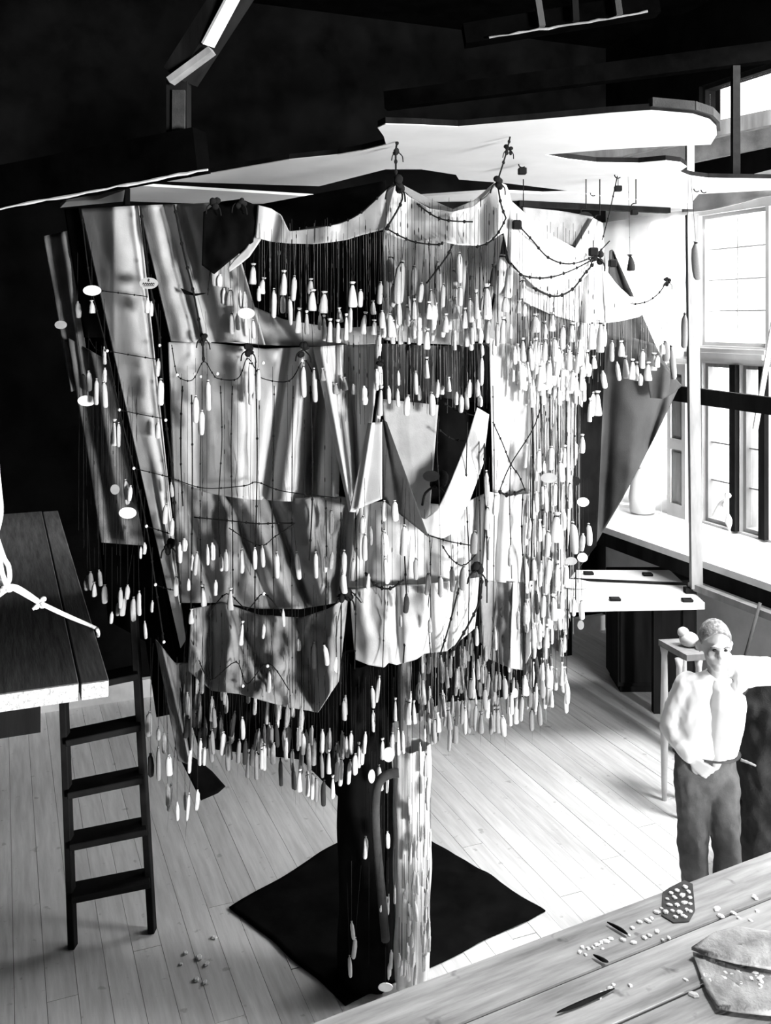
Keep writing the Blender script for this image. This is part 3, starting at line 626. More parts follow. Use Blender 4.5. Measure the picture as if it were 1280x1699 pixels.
# ------------------------------------------------------------------ sandbags
def bag_mesh(kind, seed, m):
    rnd = random.Random(seed)
    prof = {'f': [(.20, 0), (.36, -.02), (.26, -.07), (.11, -.13), (.22, -.2), (.36, -.4), (.44, -.65), (.5, -.9), (.44, -.985), (.2, -1)],
            's': [(.12, 0), (.24, -.015), (.12, -.05), (.22, -.1), (.40, -.2), (.47, -.45), (.46, -.75), (.42, -.93), (.28, -.985), (.1, -1)]}[kind]
    n = 8; vs = []; fs = []; bx = rnd.uniform(-.15, .15); ph = rnd.uniform(0, 6)
    for r, z in prof:
        off = bx * math.sin(-z * 2.6)
        for k in range(n):
            a = 2 * math.pi * k / n; rr = r * (1 + .14 * math.sin(2 * a + ph) + .12 * math.sin(3 * a + ph * 2 + z * 5))
            vs.append((off + rr * math.cos(a), rr * math.sin(a) * 0.9, z))
    for i in range(len(prof) - 1):
        for k in range(n):
            a = i * n + k; b = i * n + (k + 1) % n; fs.append((a, a + n, b + n, b))
    fs.append(tuple(range(n))); fs.append(tuple((len(prof) - 1) * n + k for k in range(n - 1, -1, -1)))
    me = bpy.data.meshes.new('sandbag'); me.from_pydata(vs, [], fs); me.materials.append(MATS[m])
    me.polygons.foreach_set('use_smooth', [True] * len(me.polygons)); me.update(); return me, vs, fs
BAGM = {}
for kd in 'fs':
    for mm in ('bag_canvas', 'bag_grey', 'bag_dark'): BAGM[kd, mm] = [bag_mesh(kd, i * 13 + ord(kd), mm) for i in range(5)]
def unit_string():
    mb = MB().tube([(0, 0, 0), (0.15, 0, .3), (-.1, 0.1, .6), (0, 0, 1)], 1.0, 4)
    for z in (0.22, 0.55, 0.8): mb.lathe([(1.0, z - .008), (2.0, z), (1.0, z + .008)], (0, 0, 0), 5)
    me = bpy.data.meshes.new('string'); me.from_pydata([tuple(v) for v in mb.v], [], mb.f); me.materials.append(MATS['cord_dark']); me.update(); return me
STRM = unit_string()
STRW = STRM.copy(); STRW.materials[0] = MATS['cord_pale']
def unit_tie():
    mb = MB().lathe([(.13, -.145), (.2, -.13), (.2, -.1), (.13, -.085)], (0, 0, 0), 7)
    mb.tube([(.15, -.05, -.12), (.3, -.1, -.16), (.34, -.1, -.24)], .03, 4)
    me = bpy.data.meshes.new('neck_tie'); me.from_pydata([tuple(v) for v in mb.v], [], mb.f); me.materials.append(MATS['cord_dark']); me.update(); return me
TIEM = unit_tie()

BAGS = {}          # cluster -> [(object, x, y, kind, material)]
MASS = MB(); MASS_STR = MB(); QUEUE = []
def bag(cluster, x, y0, y1, w, kind=None, m='bag_canvas', up=None, off=-0.13, pale=False, stuff=False, d=None):
    kind = kind or random.choice('fs')
    d = D(x, y0) + off + random.uniform(-.05, .05) if d is None else d
    up = up if up is not None else y0 - random.uniform(40, 110)
    QUEUE.append((0 if stuff else w * (y1 - y0), cluster, x, y0, y1, w, kind, m, up, d))
def hang(cluster, x, y0, y1, w, kind, m, up, d, single):
    top = P(x, y0, d); h = (y1 - y0) / F * d; wd = w / F * d * 1.05
    L = max(0.02, (y0 - up) / F * d)
    me, vs, fs = random.choice(BAGM[kind, m]); rz = random.uniform(0, 6.28); tl = (random.gauss(0, .05), random.gauss(0, .05))
    if not single:
        M = Matrix.Translation(top) @ Matrix.Rotation(tl[0], 4, 'Y') @ Matrix.Rotation(rz, 4, 'Z') @ Matrix.Diagonal((wd, wd, h, 1))
        mb = MASS if m == 'bag_canvas' else MASS_GREY
        mb.add([M @ Vector(v) for v in vs], fs); MASS_STR.tube([top, top + Vector((0, 0, L))], 0.0011, 3, False)
        return
    o = bpy.data.objects.new('sandbag', me); COL.objects.link(o)
    o.location = top; o.rotation_euler = (tl[1], tl[0], rz); o.scale = (wd, wd, h)
    s = bpy.data.objects.new('string', STRM); COL.objects.link(s); s.parent = o
    r = 0.0011; s.scale = (r / wd, r / wd, L / h)
    t = bpy.data.objects.new('neck_tie', TIEM); COL.objects.link(t); t.parent = o
    if kind == 's': t.location = (0, 0, 0.06); t.scale = (.9, .9, .9)
    BAGS.setdefault(cluster, []).append((o, x, y0, kind, m))
    return o
MASS_GREY = MB()

def bags(cluster, text, **kw):
    for row in text.split(';'):
        row = row.split()
        if not row: continue
        x, a, b, w = map(float, row[:4]); rest = row[4:]
        k = 's'; m = 'bag_canvas'; 
        for r in rest:
            if r in 'fs': k = r
            if r == 'd': m = 'bag_dark'
            if r == 'g': m = 'bag_grey'
        bag(cluster, x, a, b, w, k, m, **kw)

bags('under the sagging canopy', '''357 425 475 12;366 455 476 9;382 478 508 12 f;372 478 505 9;421 437 472 14 f;438 460 488 11 f;398 482 512 8;406 484 515 8;455 478 528 10;471 448 490 13 f;489 457 500 9;481 492 540 10;470 488 520 9;497 510 553 11 f;509 515 555 10 f;516 462 488 11 f;520 480 516 14 f;539 483 520 16 f;531 520 548 7;538 522 566 9 f;548 528 568 12 f;561 530 569 10 f;563 510 535 10 f;575 520 565 9 f;582 508 552 9;585 467 510 15 f;599 480 510 10;607 517 555 12 f;619 498 522 10 f;430 475 500 7;384 518 555 9;394 520 548 8;407 525 557 8;420 530 562 9''', up=395)
bags('under the peaked canopy', '''647 425 470 18 s g;668 432 505 16;688 440 490 14 s g;653 470 510 12;632 467 505 11;629 550 585 13 f;621 530 556 11 f;634 515 545 10;647 520 560 11;653 530 560 10 f;662 500 540 10;700 468 502 10;716 480 525 12;727 432 484 11 s g;736 470 510 9;763 418 470 11;764 475 508 10;712 500 530 13 f;720 505 548 10;740 520 552 13 f;756 505 530 9;710 545 580 10 f;735 530 560 9;752 445 480 9 f;676 505 540 9 f;688 495 530 10 f;697 520 550 9;772 510 545 10 f;780 495 535 10;783 540 572 9''', up=392)
bags('where the peaked canopy meets the sweeping one', '''790 480 530 13 f;808 470 530 18 f;820 438 475 14 f d;834 422 490 24 s;850 430 495 14 f;868 462 495 15 f;840 490 518 13 f;862 498 520 11 f;883 478 508 9 f;871 505 525 8;797 545 570 8;806 505 560 9;812 530 570 9;800 570 590 7;836 525 570 14 f;848 538 562 8;822 560 590 8;796 515 545 9 f;786 530 566 9;826 535 575 10''', up=400)
bags('under the sweeping canopy', '''888 520 552 14 f;903 532 563 13 f;918 518 550 11 f;950 535 568 17 f;965 535 575 13;982 530 580 13 f;997 530 585 15 f;1003 535 575 11 f;935 540 580 11;905 565 600 9;928 575 625 10;890 560 600 10 f;920 560 600 10;945 575 615 10 f;960 585 620 9;975 580 620 10 f;880 575 615 9;868 560 600 9 f;855 575 605 8;912 600 640 9;935 610 650 9;898 605 650 8;951 615 650 8;870 605 640 8''', up=490, pale=True)
bags('under the curling canopy tail', '''1016 565 600 9;1031 565 592 11 f;1024 600 632 8;1037 590 628 10 f;1050 595 630 11 f;1058 600 632 11 f;1067 580 612 9;1076 600 632 12 f;1085 585 615 15 f;1092 590 610 9;1099 570 588 10;1104 565 600 12 s g;1114 572 630 12 s g;1063 620 640 7''', up=520, off=-.1, pale=True)
bags('before the black gap beside the sail', '''986 590 612 9 f;1000 615 645 9;976 600 625 9;980 660 700 9 f;992 648 690 14 f;985 650 692 9;967 720 752 9 f;977 868 905 9;968 885 915 9;953 990 1022 9;966 995 1028 9;942 990 1020 9''', pale=True, off=-.1)
bags('in the dark recess', '''708 592 628 10 f;690 615 655 9;696 640 665 8;661 615 640 6;660 645 675 9;645 640 670 9;678 655 690 10;716 650 690 10;735 640 655 8;758 650 672 8;774 645 680 8;780 630 660 8;793 630 660 9;797 655 675 8;800 590 640 9;745 625 650 8 f;727 630 660 8;766 655 685 8''', up=575, off=.0)
bags('across the smooth pale drape', '535 610 632 9 f d;543 612 632 9;558 635 654 8 f g;571 625 648 11 f g;586 637 655 8 g;604 640 665 10;606 655 672 9;630 596 640 9;633 640 690 11 f;629 672 705 8;625 612 648 7')
bags('on the shadowed flank', '152 498 520 12 f;129 500 528 9 s d;137 620 660 10 g;147 615 650 10;160 628 672 10;172 632 677 10;173 575 605 8;174 610 635 8;190 695 740 10 f;197 700 742 8;208 795 838 10;217 805 832 8')
bags('along the tied corner cord', '245 494 520 10;251 500 525 8;263 595 625 8;267 628 673 11;262 700 728 9;276 835 870 9;284 800 825 7;286 860 890 8')
bags('on the pleated middle drape', '325 656 702 10;345 630 682 11;335 680 722 13;415 600 655 9;429 610 665 10;417 640 672 10;504 605 660 9;521 610 668 10')
bags('in the row across the crumpled drape', '298 900 935 9;306 893 915 9;319 920 947 8;327 915 954 9;344 903 938 7;352 900 930 8;366 920 948 7;375 912 948 8;402 910 951 9;423 908 945 9;435 905 942 9;459 915 960 10;492 915 962 9;524 915 960 10;540 920 950 8;571 912 958 10;552 915 945 8 d;587 925 965 9')
bags('on the lower crumpled folds', '292 955 990 9;313 960 980 7;336 970 1006 9 f;358 962 988 9;383 975 1012 10 f;318 1010 1035 9 f;403 1030 1070 9 f;438 1035 1060 7;495 1060 1080 8;448 1110 1150 7;521 1065 1110 8 d;538 1070 1105 8;558 1090 1120 8;470 1010 1040 7')
bags('on the drape with the slit pocket', '550 845 885 9 g;603 855 885 11;606 885 930 9;638 830 865 10;637 880 922 13;639 925 970 9;655 830 865 12;671 870 922 12;615 873 905 6 d;690 925 962 9 g;675 985 1018 9 d;612 952 978 7;569 950 985 12;712 950 987 10 g;731 955 990 10 g;750 940 982 12 g;770 938 980 12 g;665 1020 1040 6 d;714 1025 1050 6 d;788 880 920 12 g')
bags('beside the V-shaped cords', '807 780 840 10;823 820 855 9;810 840 880 10;813 890 930 9;847 905 940 8 g;880 860 895 7 d;902 872 925 10;910 880 925 9;925 850 900 17 f;930 765 800 12;946 800 845 9;950 865 920 12;915 740 780 14;938 738 775 9 f;895 745 785 9;905 805 850 9;922 800 840 9;890 815 850 8;936 845 880 8')
bags('on the window-side flank', '886 925 965 9;898 930 975 9;912 925 970 10;926 930 975 10 f;940 935 975 9;890 980 1020 9 d;903 985 1025 9;918 985 1030 10 f;932 980 1020 9;896 1030 1065 8;908 1035 1075 9 f;884 1040 1075 8;872 1000 1035 8 d;860 1010 1045 8 d')
bags('behind the plank staging', '145 955 980 9 g;157 965 990 9 f;164 945 973 7 g;174 970 1002 10;200 975 1010 9;208 990 1022 10;212 970 995 8;222 990 1031 8;231 980 1022 8;253 996 1016 6;234 907 927 6;240 900 920 6;186 1015 1035 6;150 948 980 9 g;240 1030 1060 7;195 1000 1022 6 g')
bags('dangling low beside the ladder', '249 1180 1222 11 g;250 1250 1290 12 d;263 1208 1228 8 g;263 1238 1295 10 g;280 1252 1288 11;278 1300 1338 7 g;285 1300 1348 7 g;294 1330 1362 8;307 1315 1345 7 g;314 1315 1362 7;328 1310 1345 7;316 1245 1283 7;333 1225 1270 8;340 1240 1270 7;352 1210 1250 8 g;272 1215 1250 8 d', up=1090)
# front fringe and window-side fringe: the nearer ones singly, the rest as a mass
LB = [(290, 1275), (340, 1262), (400, 1287), (450, 1300), (500, 1315), (555, 1348), (580, 1300)]
rr = random.Random(3)
for i in range(44):
    x = 300 + 275 * (i + rr.random() * .8) / 44; yb = interp(LB, x) - rr.choice((0, 8, 20, 45, 60)); bag('in the fringe below the shadowy lobe', x, yb - rr.uniform(34, 48), yb, rr.uniform(7, 10), rr.choice('sss' 'f'), rr.choice(('bag_canvas', 'bag_dark', 'bag_grey', 'bag_dark')), up=yb - 190, off=rr.uniform(-.12, .15))  # dark and grey picks paint the fringe bags as backlit silhouettes
for i in range(60):
    x = 300 + 275 * rr.random(); yb = interp(LB, x) - rr.uniform(30, 125); bag('', x, yb - rr.uniform(32, 46), yb, rr.uniform(6, 9), 's', rr.choice(('bag_canvas', 'bag_grey', 'bag_grey')), up=yb - 150, off=rr.uniform(0, .2), stuff=True)
RB = [(700, 1262), (745, 1250), (760, 1226), (800, 1216), (850, 1226), (890, 1208), (915, 1185)]
for i in range(36):
    x = 712 + 204 * (i + rr.random() * .8) / 36; yb = interp(RB, x) - rr.choice((0, 6, 22, 40, 62)); bag('in the fringe beside the column', x, yb - rr.uniform(32, 46), yb, rr.uniform(7, 10), rr.choice('sss' 'f'), rr.choice(('bag_canvas', 'bag_grey', 'bag_grey')), up=yb - 170, off=rr.uniform(-.1, .15))
for i in range(110):
    x = 690 + 222 * rr.random(); yb = interp(RB, x) - rr.uniform(20, 150); bag('', x, yb - rr.uniform(28, 42), yb, rr.uniform(5, 8), 's', rr.choice(('bag_canvas', 'bag_grey', 'bag_grey')), up=yb - 130, off=rr.uniform(0, .25), stuff=True)
for i in range(26):
    x = 566 + 150 * (i + rr.random()) / 26; y = rr.choice((1120, 1160, 1200, 1240)) + rr.uniform(0, 40); bag('at the head of the column', x, y, y + rr.uniform(34, 46), rr.uniform(6, 9), rr.choice('ssf'), 'bag_canvas', up=y - 90, d=DC - rr.uniform(.16, .26))
for i in range(34):
    a = rr.random(); x = 668 + 48 * rr.random() if a < .7 else 575 + 90 * rr.random(); y = 1290 + 320 * rr.random(); bag('down the column', x, y, y + rr.uniform(26, 40), rr.uniform(5, 8), 's', 'bag_canvas', up=y - 100, d=DC - rr.uniform(.17, .24), pale=True)
for i in range(26):
    x = 640 + 76 * rr.random(); y = 1440 + 170 * rr.random(); bag('', x, y, y + rr.uniform(22, 34), rr.uniform(4, 7), 's', 'bag_canvas', up=y - 60, d=DC - rr.uniform(.14, .22), stuff=True)
for i in range(140):
    x = 850 + 120 * rr.random(); y = 560 + 80 * rr.random(); bag('', x, y, y + rr.uniform(26, 40), rr.uniform(6, 9), None, 'bag_canvas', up=y - 90, off=-.06, stuff=True)
for i in range(90):
    x = 872 + 70 * rr.random(); y = rr.choice((735, 800, 860, 920, 985, 1030, 1090, 1120)) + rr.uniform(0, 30); bag('', x, y, y + rr.uniform(30, 45), rr.uniform(6, 9), None, 'bag_canvas', up=y - 90, off=-.05, stuff=True)
for i in range(60):
    x = 636 + 170 * rr.random(); y = 490 + 60 * rr.random(); bag('', x, y, y + rr.uniform(26, 40), rr.uniform(6, 10), None, 'bag_canvas', up=y - 90, off=-.05, stuff=True)
# single bags hung apart near the windows
for x, a, b, w, k, m, up, lab in ((1046, 422, 450, 13, 'f', 'bag_dark', 293, 'small dark bell-shaped bag hanging alone before the curtain'), (1155, 400, 465, 15, 's', 'bag_grey', 293, 'long grey bag hanging alone beside the upper window'), (1137, 518, 578, 13, 's', 'bag_grey', 293, 'long grey bag hanging against the window post')):
    o = hang('', x, a, b, w, k, m, up, 5.5, True); tag(o, lab, 'sandbag', 'sandbags hung apart near the windows')
BAGS.clear()
QUEUE.sort(key=lambda r: -r[0])
for i, r in enumerate(QUEUE): hang(*r[1:], single=(i < 292 and r[0] > 0))
ADJ = {('f', 'bag_canvas'): 'white flared', ('s', 'bag_canvas'): 'long white', ('f', 'bag_grey'): 'grey-shaded flared', ('s', 'bag_grey'): 'long grey-shaded', ('f', 'bag_dark'): 'black-shaded flared', ('s', 'bag_dark'): 'long black-shaded'}
for cl_, L in BAGS.items():
    L.sort(key=lambda r: r[1])
    for i, (o, x, y, kd, mm) in enumerate(L):
        tag(o, '%s sandbag %s, %s from the left' % (ADJ[kd, mm], cl_, ordinal(i + 1)), 'sandbag', 'sandbags hanging ' + cl_)
tag(MASS.build('small_sandbags', 'bag_canvas', None, True), 'crowd of small white sandbags packed behind the nearer ones', 'sandbags', kind='stuff')
tag(MASS_GREY.build('small_sandbags', 'bag_grey', None, True), 'crowd of small grey-shaded sandbags packed behind the nearer ones', 'sandbags', kind='stuff')
tag(MASS_STR.build('sandbag_strings', 'cord_dark'), 'fine strings holding the crowded small sandbags', 'strings', kind='stuff')

# ------------------------------------------------------------------ oval tags
def oval(x, y, w, h, m, label, off=-.17, d=None, writing=False, up=30):
    d = D(x, y) + off if d is None else d
    c = P(x, y, d); a, b = w / 2 / F * d, h / 2 / F * d
    e = empty('oval_tag', c); tag(e, label, 'tag', 'oval tags hung on the model')
    n = 20; th = 0.003
    vs = [c + Vector((a * math.cos(2 * math.pi * k / n), q, b * math.sin(2 * math.pi * k / n))) for q in (-th, th) for k in range(n)]
    mesh_obj('tag_disc', vs, [tuple(range(n)), tuple(range(2 * n - 1, n - 1, -1))] + [((k + 1) % n, k, k + n, (k + 1) % n + n) for k in range(n)], m, e)
    MB().tube([c + Vector((0, 0, b * .8)), c + Vector((0, 0, b + up / F * d))], 0.0012, 4).build('string', 'cord_dark', e)
    if writing:
        mb = MB(); f = -th - .0012
        def stroke(pts): mb.tube([c + Vector((p[0] * a, f, p[1] * b)) for p in pts], 0.0019, 4)
        stroke(smooth_line([(-.08, .62, 0), (.02, .75, 0), (.06, .6, 0), (-.08, .38, 0), (.1, .38, 0)], 4))
        stroke(smooth_line([(-.62, -.25, 0), (-.55, .1, 0), (-.42, -.25, 0), (-.3, .1, 0), (-.2, -.25, 0), (-.08, .05, 0), (0, -.25, 0), (.12, .05, 0), (.2, -.25, 0), (.34, .1, 0), (.4, -.25, 0), (.55, .05, 0), (.62, -.2, 0)], 3))
        stroke([(-.55, -.45, 0), (.6, -.42, 0)])
        mb.build('handwriting', 'cord_dark', e)
for r in ((153, 482, 30, 17, 'tag_white', 'white oval tag topmost on the shadowed corner cord'), (101, 539, 20, 14, 'tag_grey', 'dim oval tag at the outermost edge of the flank'), (144, 665, 30, 18, 'tag_white', 'white oval tag below the flank sandbags'),
          (212, 851, 29, 19, 'tag_white', 'white oval tag lowest on the shadowed flank'), (191, 812, 15, 17, 'tag_grey', 'dark round tag above the lowest flank tag'), (409, 520, 28, 18, 'tag_white', 'white oval tag among sandbags under the sagging canopy'),
          (911, 793, 27, 17, 'tag_grey', 'grey oval tag beside the V-shaped cords'), (716, 790, 28, 18, 'iron_dark', 'black oval tag between grey sheet and crescent sling'), (968, 833, 20, 15, 'tag_white', 'white oval tag uppermost before the black gap'),
          (967, 925, 17, 15, 'tag_white', 'white round tag below the pair of gap sandbags'), (948, 931, 20, 13, 'tag_grey', 'grey oval tag beside the white round one'), (926, 1018, 24, 15, 'tag_white', 'white oval tag in front of the table edge'),
          (964, 1037, 11, 15, 'tag_grey', 'small grey tag under the table edge'), (617, 1288, 11, 22, 'tag_white', 'narrow white tag in the shadow of the column'), (855, 1150, 10, 15, 'tag_white', 'small white tag in the fringe under the bright lobe'),
          (957, 798, 12, 15, 'iron_dark', 'small dark tag above the gap tags')):
    oval(*r)
oval(247, 470, 31, 19, 'tag_buff', 'oval tag with handwriting on the grey puckered drape', writing=True)
oval(645, 1252, 19, 24, 'tag_white', 'large white tag at the head of the white column', d=DC - .34)
oval(640, 1638, 24, 14, 'tag_white', 'white tag at the foot of the column', d=DC - .3, up=60)

# ------------------------------------------------------------------ cords and ropes
CORDS = {}
def cord(pts, r, label=None, off=-.1, m='cord_dark', name='cord', knots=True, d=None, group=None, smooth=True, cat='cord'):
    q = [P(x, y, (D(x, y) + off) if d is None else d) for x, y in pts]
    q = smooth_line(q, 5) if smooth else q
    mb = MB().tube(q, r, 5)
    if knots:
        for i in range(1, len(q) - 1, 3):
            c = q[i]; mb.ellipsoid(c, r * 1.9, r * 1.9, r * 2.4, 5, 4)
    o = mb.build(name, m, None, True)
    if label: tag(o, label, cat, group)
    return o
CORD_LIST = [
 ([(500, 379), (560, 371), (600, 352), (640, 315), (655, 304)], .0035, -.26, 'rope along the top edge of the sagging canopy'),
 ([(692, 338), (720, 358), (745, 366), (785, 368)], .0035, -.33, 'upper rope swag on the peaked canopy'),
 ([(640, 378), (665, 392), (690, 402), (725, 406), (735, 403)], .0035, -.33, 'lower rope swag on the peaked canopy'),
 ([(790, 410), (812, 402), (828, 385), (840, 362)], .0035, -.33, 'rope at the hem of the peaked canopy below its second peak'),
 ([(826, 305), (832, 340), (840, 362)], .004, -.33, 'short rope dropping from the second peak'),
 ([(862, 375), (885, 400), (910, 427), (945, 438), (985, 425), (1012, 400)], .0035, -.3, 'upper rope swag on the sweeping canopy'),
 ([(862, 455), (885, 461), (915, 460), (950, 448), (985, 430)], .0035, -.3, 'middle rope swag on the sweeping canopy'),
 ([(885, 478), (920, 492), (950, 480), (970, 455), (985, 438)], .0045, -.28, 'lowest and thickest rope swag on the sweeping canopy'),
 ([(1052, 505), (1075, 500), (1095, 485), (1107, 466)], .003, -.2, 'thin rope along the curling canopy tail'),
 ([(657, 300), (657, 280), (657, 250), (660, 232)], .005, -.1, 'rope hanging the first peak from the plan board'),
 ([(826, 300), (838, 262), (845, 235), (850, 210)], .004, -.1, 'rope hanging the second peak from the plan board'),
 ([(1000, 398), (1012, 352), (1025, 292)], .003, -.1, 'thin cord from the rope knot up to a hook'),
 ([(135, 348), (150, 470), (178, 582), (198, 680), (222, 777), (243, 873), (258, 970), (272, 1065)], .004, -.05, 'long cord down the outer edge of the bright drape'),
 ([(233, 343), (247, 460), (265, 560), (274, 690), (287, 790), (292, 900), (300, 1000)], .0055, -.06, 'long thick cord down the inner edge of the bright drape'),
 ([(165, 482), (205, 487), (245, 492)], .0025, -.08, 'topmost cross tie on the bright drape'), ([(178, 582), (222, 590), (265, 597)], .0025, -.08, 'second cross tie down the bright drape'),
 ([(198, 680), (236, 688), (275, 695)], .0025, -.08, 'third cross tie down the bright drape'), ([(222, 777), (255, 785), (287, 793)], .0025, -.08, 'fourth cross tie down the bright drape'),
 ([(243, 873), (268, 881), (290, 888)], .0025, -.08, 'fifth cross tie down the bright drape'), ([(258, 970), (275, 976), (292, 980)], .0025, -.08, 'lowest cross tie on the bright drape'),
 ([(289, 340), (305, 420), (320, 480), (335, 560), (338, 600)], .005, -.08, 'thick cord down the gathered drape to the scoop'),
 ([(345, 490), (352, 420), (360, 345)], .003, -.12, 'thin cord rising beside the bunched dark cloth'),
 ([(147, 560), (160, 580), (178, 582)], .0025, -.1, 'short cord loop on the shadowed flank'),
 ([(285, 572), (292, 615), (300, 628), (320, 630), (338, 600), (352, 618), (362, 628), (395, 628), (410, 595), (424, 612), (436, 628), (480, 632), (504, 598), (520, 620), (530, 632)], .0025, -.1, 'zigzag net cord across the top of the pleated drape'),
 ([(290, 795), (340, 810), (405, 806), (427, 800), (470, 815), (560, 826)], .0025, -.1, 'cross cord over the hem of the pleated drape'),
 ([(322, 858), (390, 865), (430, 869), (455, 868), (490, 868)], .003, -.1, 'dark cross cord over the crumpled drape'),
 ([(380, 876), (430, 905), (457, 890), (490, 868)], .0025, -.12, 'V cord over the crumpled drape'),
 ([(345, 1022), (376, 985), (410, 1010), (438, 985), (470, 1020)], .003, -.1, 'zigzag cord low on the crumpled drape'),
 ([(330, 1095), (350, 1128), (392, 1098), (410, 1135), (445, 1100), (480, 1145)], .0025, -.12, 'zigzag cord on the shadowy lobe'),
 ([(818, 700), (834, 735), (848, 770), (862, 790), (872, 815)], .003, -.1, 'cord of the V falling towards the windows'), ([(905, 640), (888, 705), (848, 770), (830, 812)], .003, -.1, 'cord of the V rising towards the windows'),
 ([(828, 815), (845, 822), (868, 812)], .005, -.06, 'black sagging rope at the foot of the V'),
 ([(736, 668), (760, 682), (790, 690)], .003, .02, 'upper dark swag inside the recess'), ([(728, 712), (750, 728), (775, 732)], .003, .02, 'lower dark swag inside the recess'),
 ([(705, 886), (745, 898), (790, 906)], .003, -.1, 'rope under the crescent sling'), ([(734, 905), (750, 928), (770, 938), (790, 920)], .003, -.08, 'sagging loop below the crescent sling'),
 ([(606, 950), (625, 972), (648, 976), (670, 962)], .0045, -.08, 'dark sagging hem of the slit pocket'), ([(762, 975), (745, 1040), (730, 1088)], .004, -.12, 'slanting cord over the scalloped lobe'),
 ([(800, 960), (795, 1000), (770, 1050), (745, 1088)], .005, -.12, 'thick slanting cord at the edge of the scalloped lobe'),
 ([(640, 382), (668, 330), (657, 304)], .0045, -.36, 'rope falling from the first peak across the canopy'),
 ([(752, 402), (742, 425), (708, 470)], .004, -.25, 'slanting rope stub below the peaked canopy'),
 ([(560, 990), (580, 980), (600, 1000)], .003, -.1, 'short knotted cord between the two lobes'),
]
for pts, r, off, lab in CORD_LIST: cord(pts, r, lab, off)
VX = [(303, 640, 840), (318, 655, 1010), (334, 700, 1000), (366, 640, 935), (386, 640, 985), (424, 600, 1150), (455, 640, 1000), (487, 640, 1150), (515, 640, 930), (541, 830, 1160), (566, 850, 1170), (590, 850, 1110), (637, 700, 1110), (671, 840, 1100), (713, 890, 1090), (728, 690, 880), (776, 700, 1080), (797, 660, 1050), (806, 690, 1000), (818, 640, 1100), (848, 770, 960), (868, 820, 1050), (882, 640, 1150), (898, 650, 1100), (912, 640, 1120), (926, 600, 1080), (940, 640, 1060), (955, 640, 1000)]
for i, (x, a, b) in enumerate(VX):
    cord([(x, a), (x + random.uniform(-3, 3), a + (b - a) * .3), (x + random.uniform(-3, 4), a + (b - a) * .65), (x + random.uniform(-2, 3), b)], random.choice((.0022, .0028, .0035)), 'dark knotted cord running down the front of the model, %s of these from the left' % ordinal(i + 1), -.09, group='long vertical cords down the front', name='vertical_cord')
# fine threads
TH = MB(); TW = MB()
def threads(x0, x1, y0, y1, n, off, white=False, r=.0011):
    for i in range(n):
        x = x0 + (x1 - x0) * (i + random.random()) / n; a = y0 + random.uniform(-15, 15); b = y1 - random.uniform(0, (y1 - y0) * .45)
        d = D(x, (a + b) / 2) + off + random.uniform(-.03, .03); mb = TW if white else TH
        p, q = P(x, a, d), P(x + random.uniform(-2, 2), b, d); mb.tube([p, (p + q) / 2 + Vector((random.uniform(-.003, .003), 0, 0)), q], r, 3, False)
        for k in range(random.randint(0, 2)):
            c = p.lerp(q, random.random()); mb.lathe([(r, -.012), (r * 2.2, -.006), (r * 2.2, .006), (r, .012)], c, 4)
threads(428, 634, 385, 560, 40, .08, True); threads(428, 634, 375, 480, 20, -.27); threads(636, 835, 340, 560, 40, -.27); threads(836, 990, 380, 600, 26, -.25); threads(836, 1000, 490, 640, 40, -.05, True)
threads(640, 830, 575, 690, 46, .1, True); threads(640, 830, 575, 690, 20, .05); threads(880, 965, 600, 1050, 40, -.06); threads(880, 965, 620, 1080, 40, -.05, True); threads(130, 235, 640, 930, 26, .02); threads(590, 800, 840, 1100, 18, -.06)
threads(1008, 1108, 500, 600, 16, -.12, True); threads(290, 600, 620, 1000, 18, -.05); threads(605, 716, 1110, 1620, 12, .0); threads(300, 570, 1000, 1200, 22, -.06); threads(562, 640, 560, 720, 14, -.07); threads(700, 915, 1060, 1200, 40, .05, True)
tag(TH.build('dark_threads', 'cord_dark'), 'countless fine dark threads strung down the model', 'threads', kind='stuff')
tag(TW.build('pale_threads', 'cord_pale'), 'countless fine pale threads strung down the model', 'threads', kind='stuff')
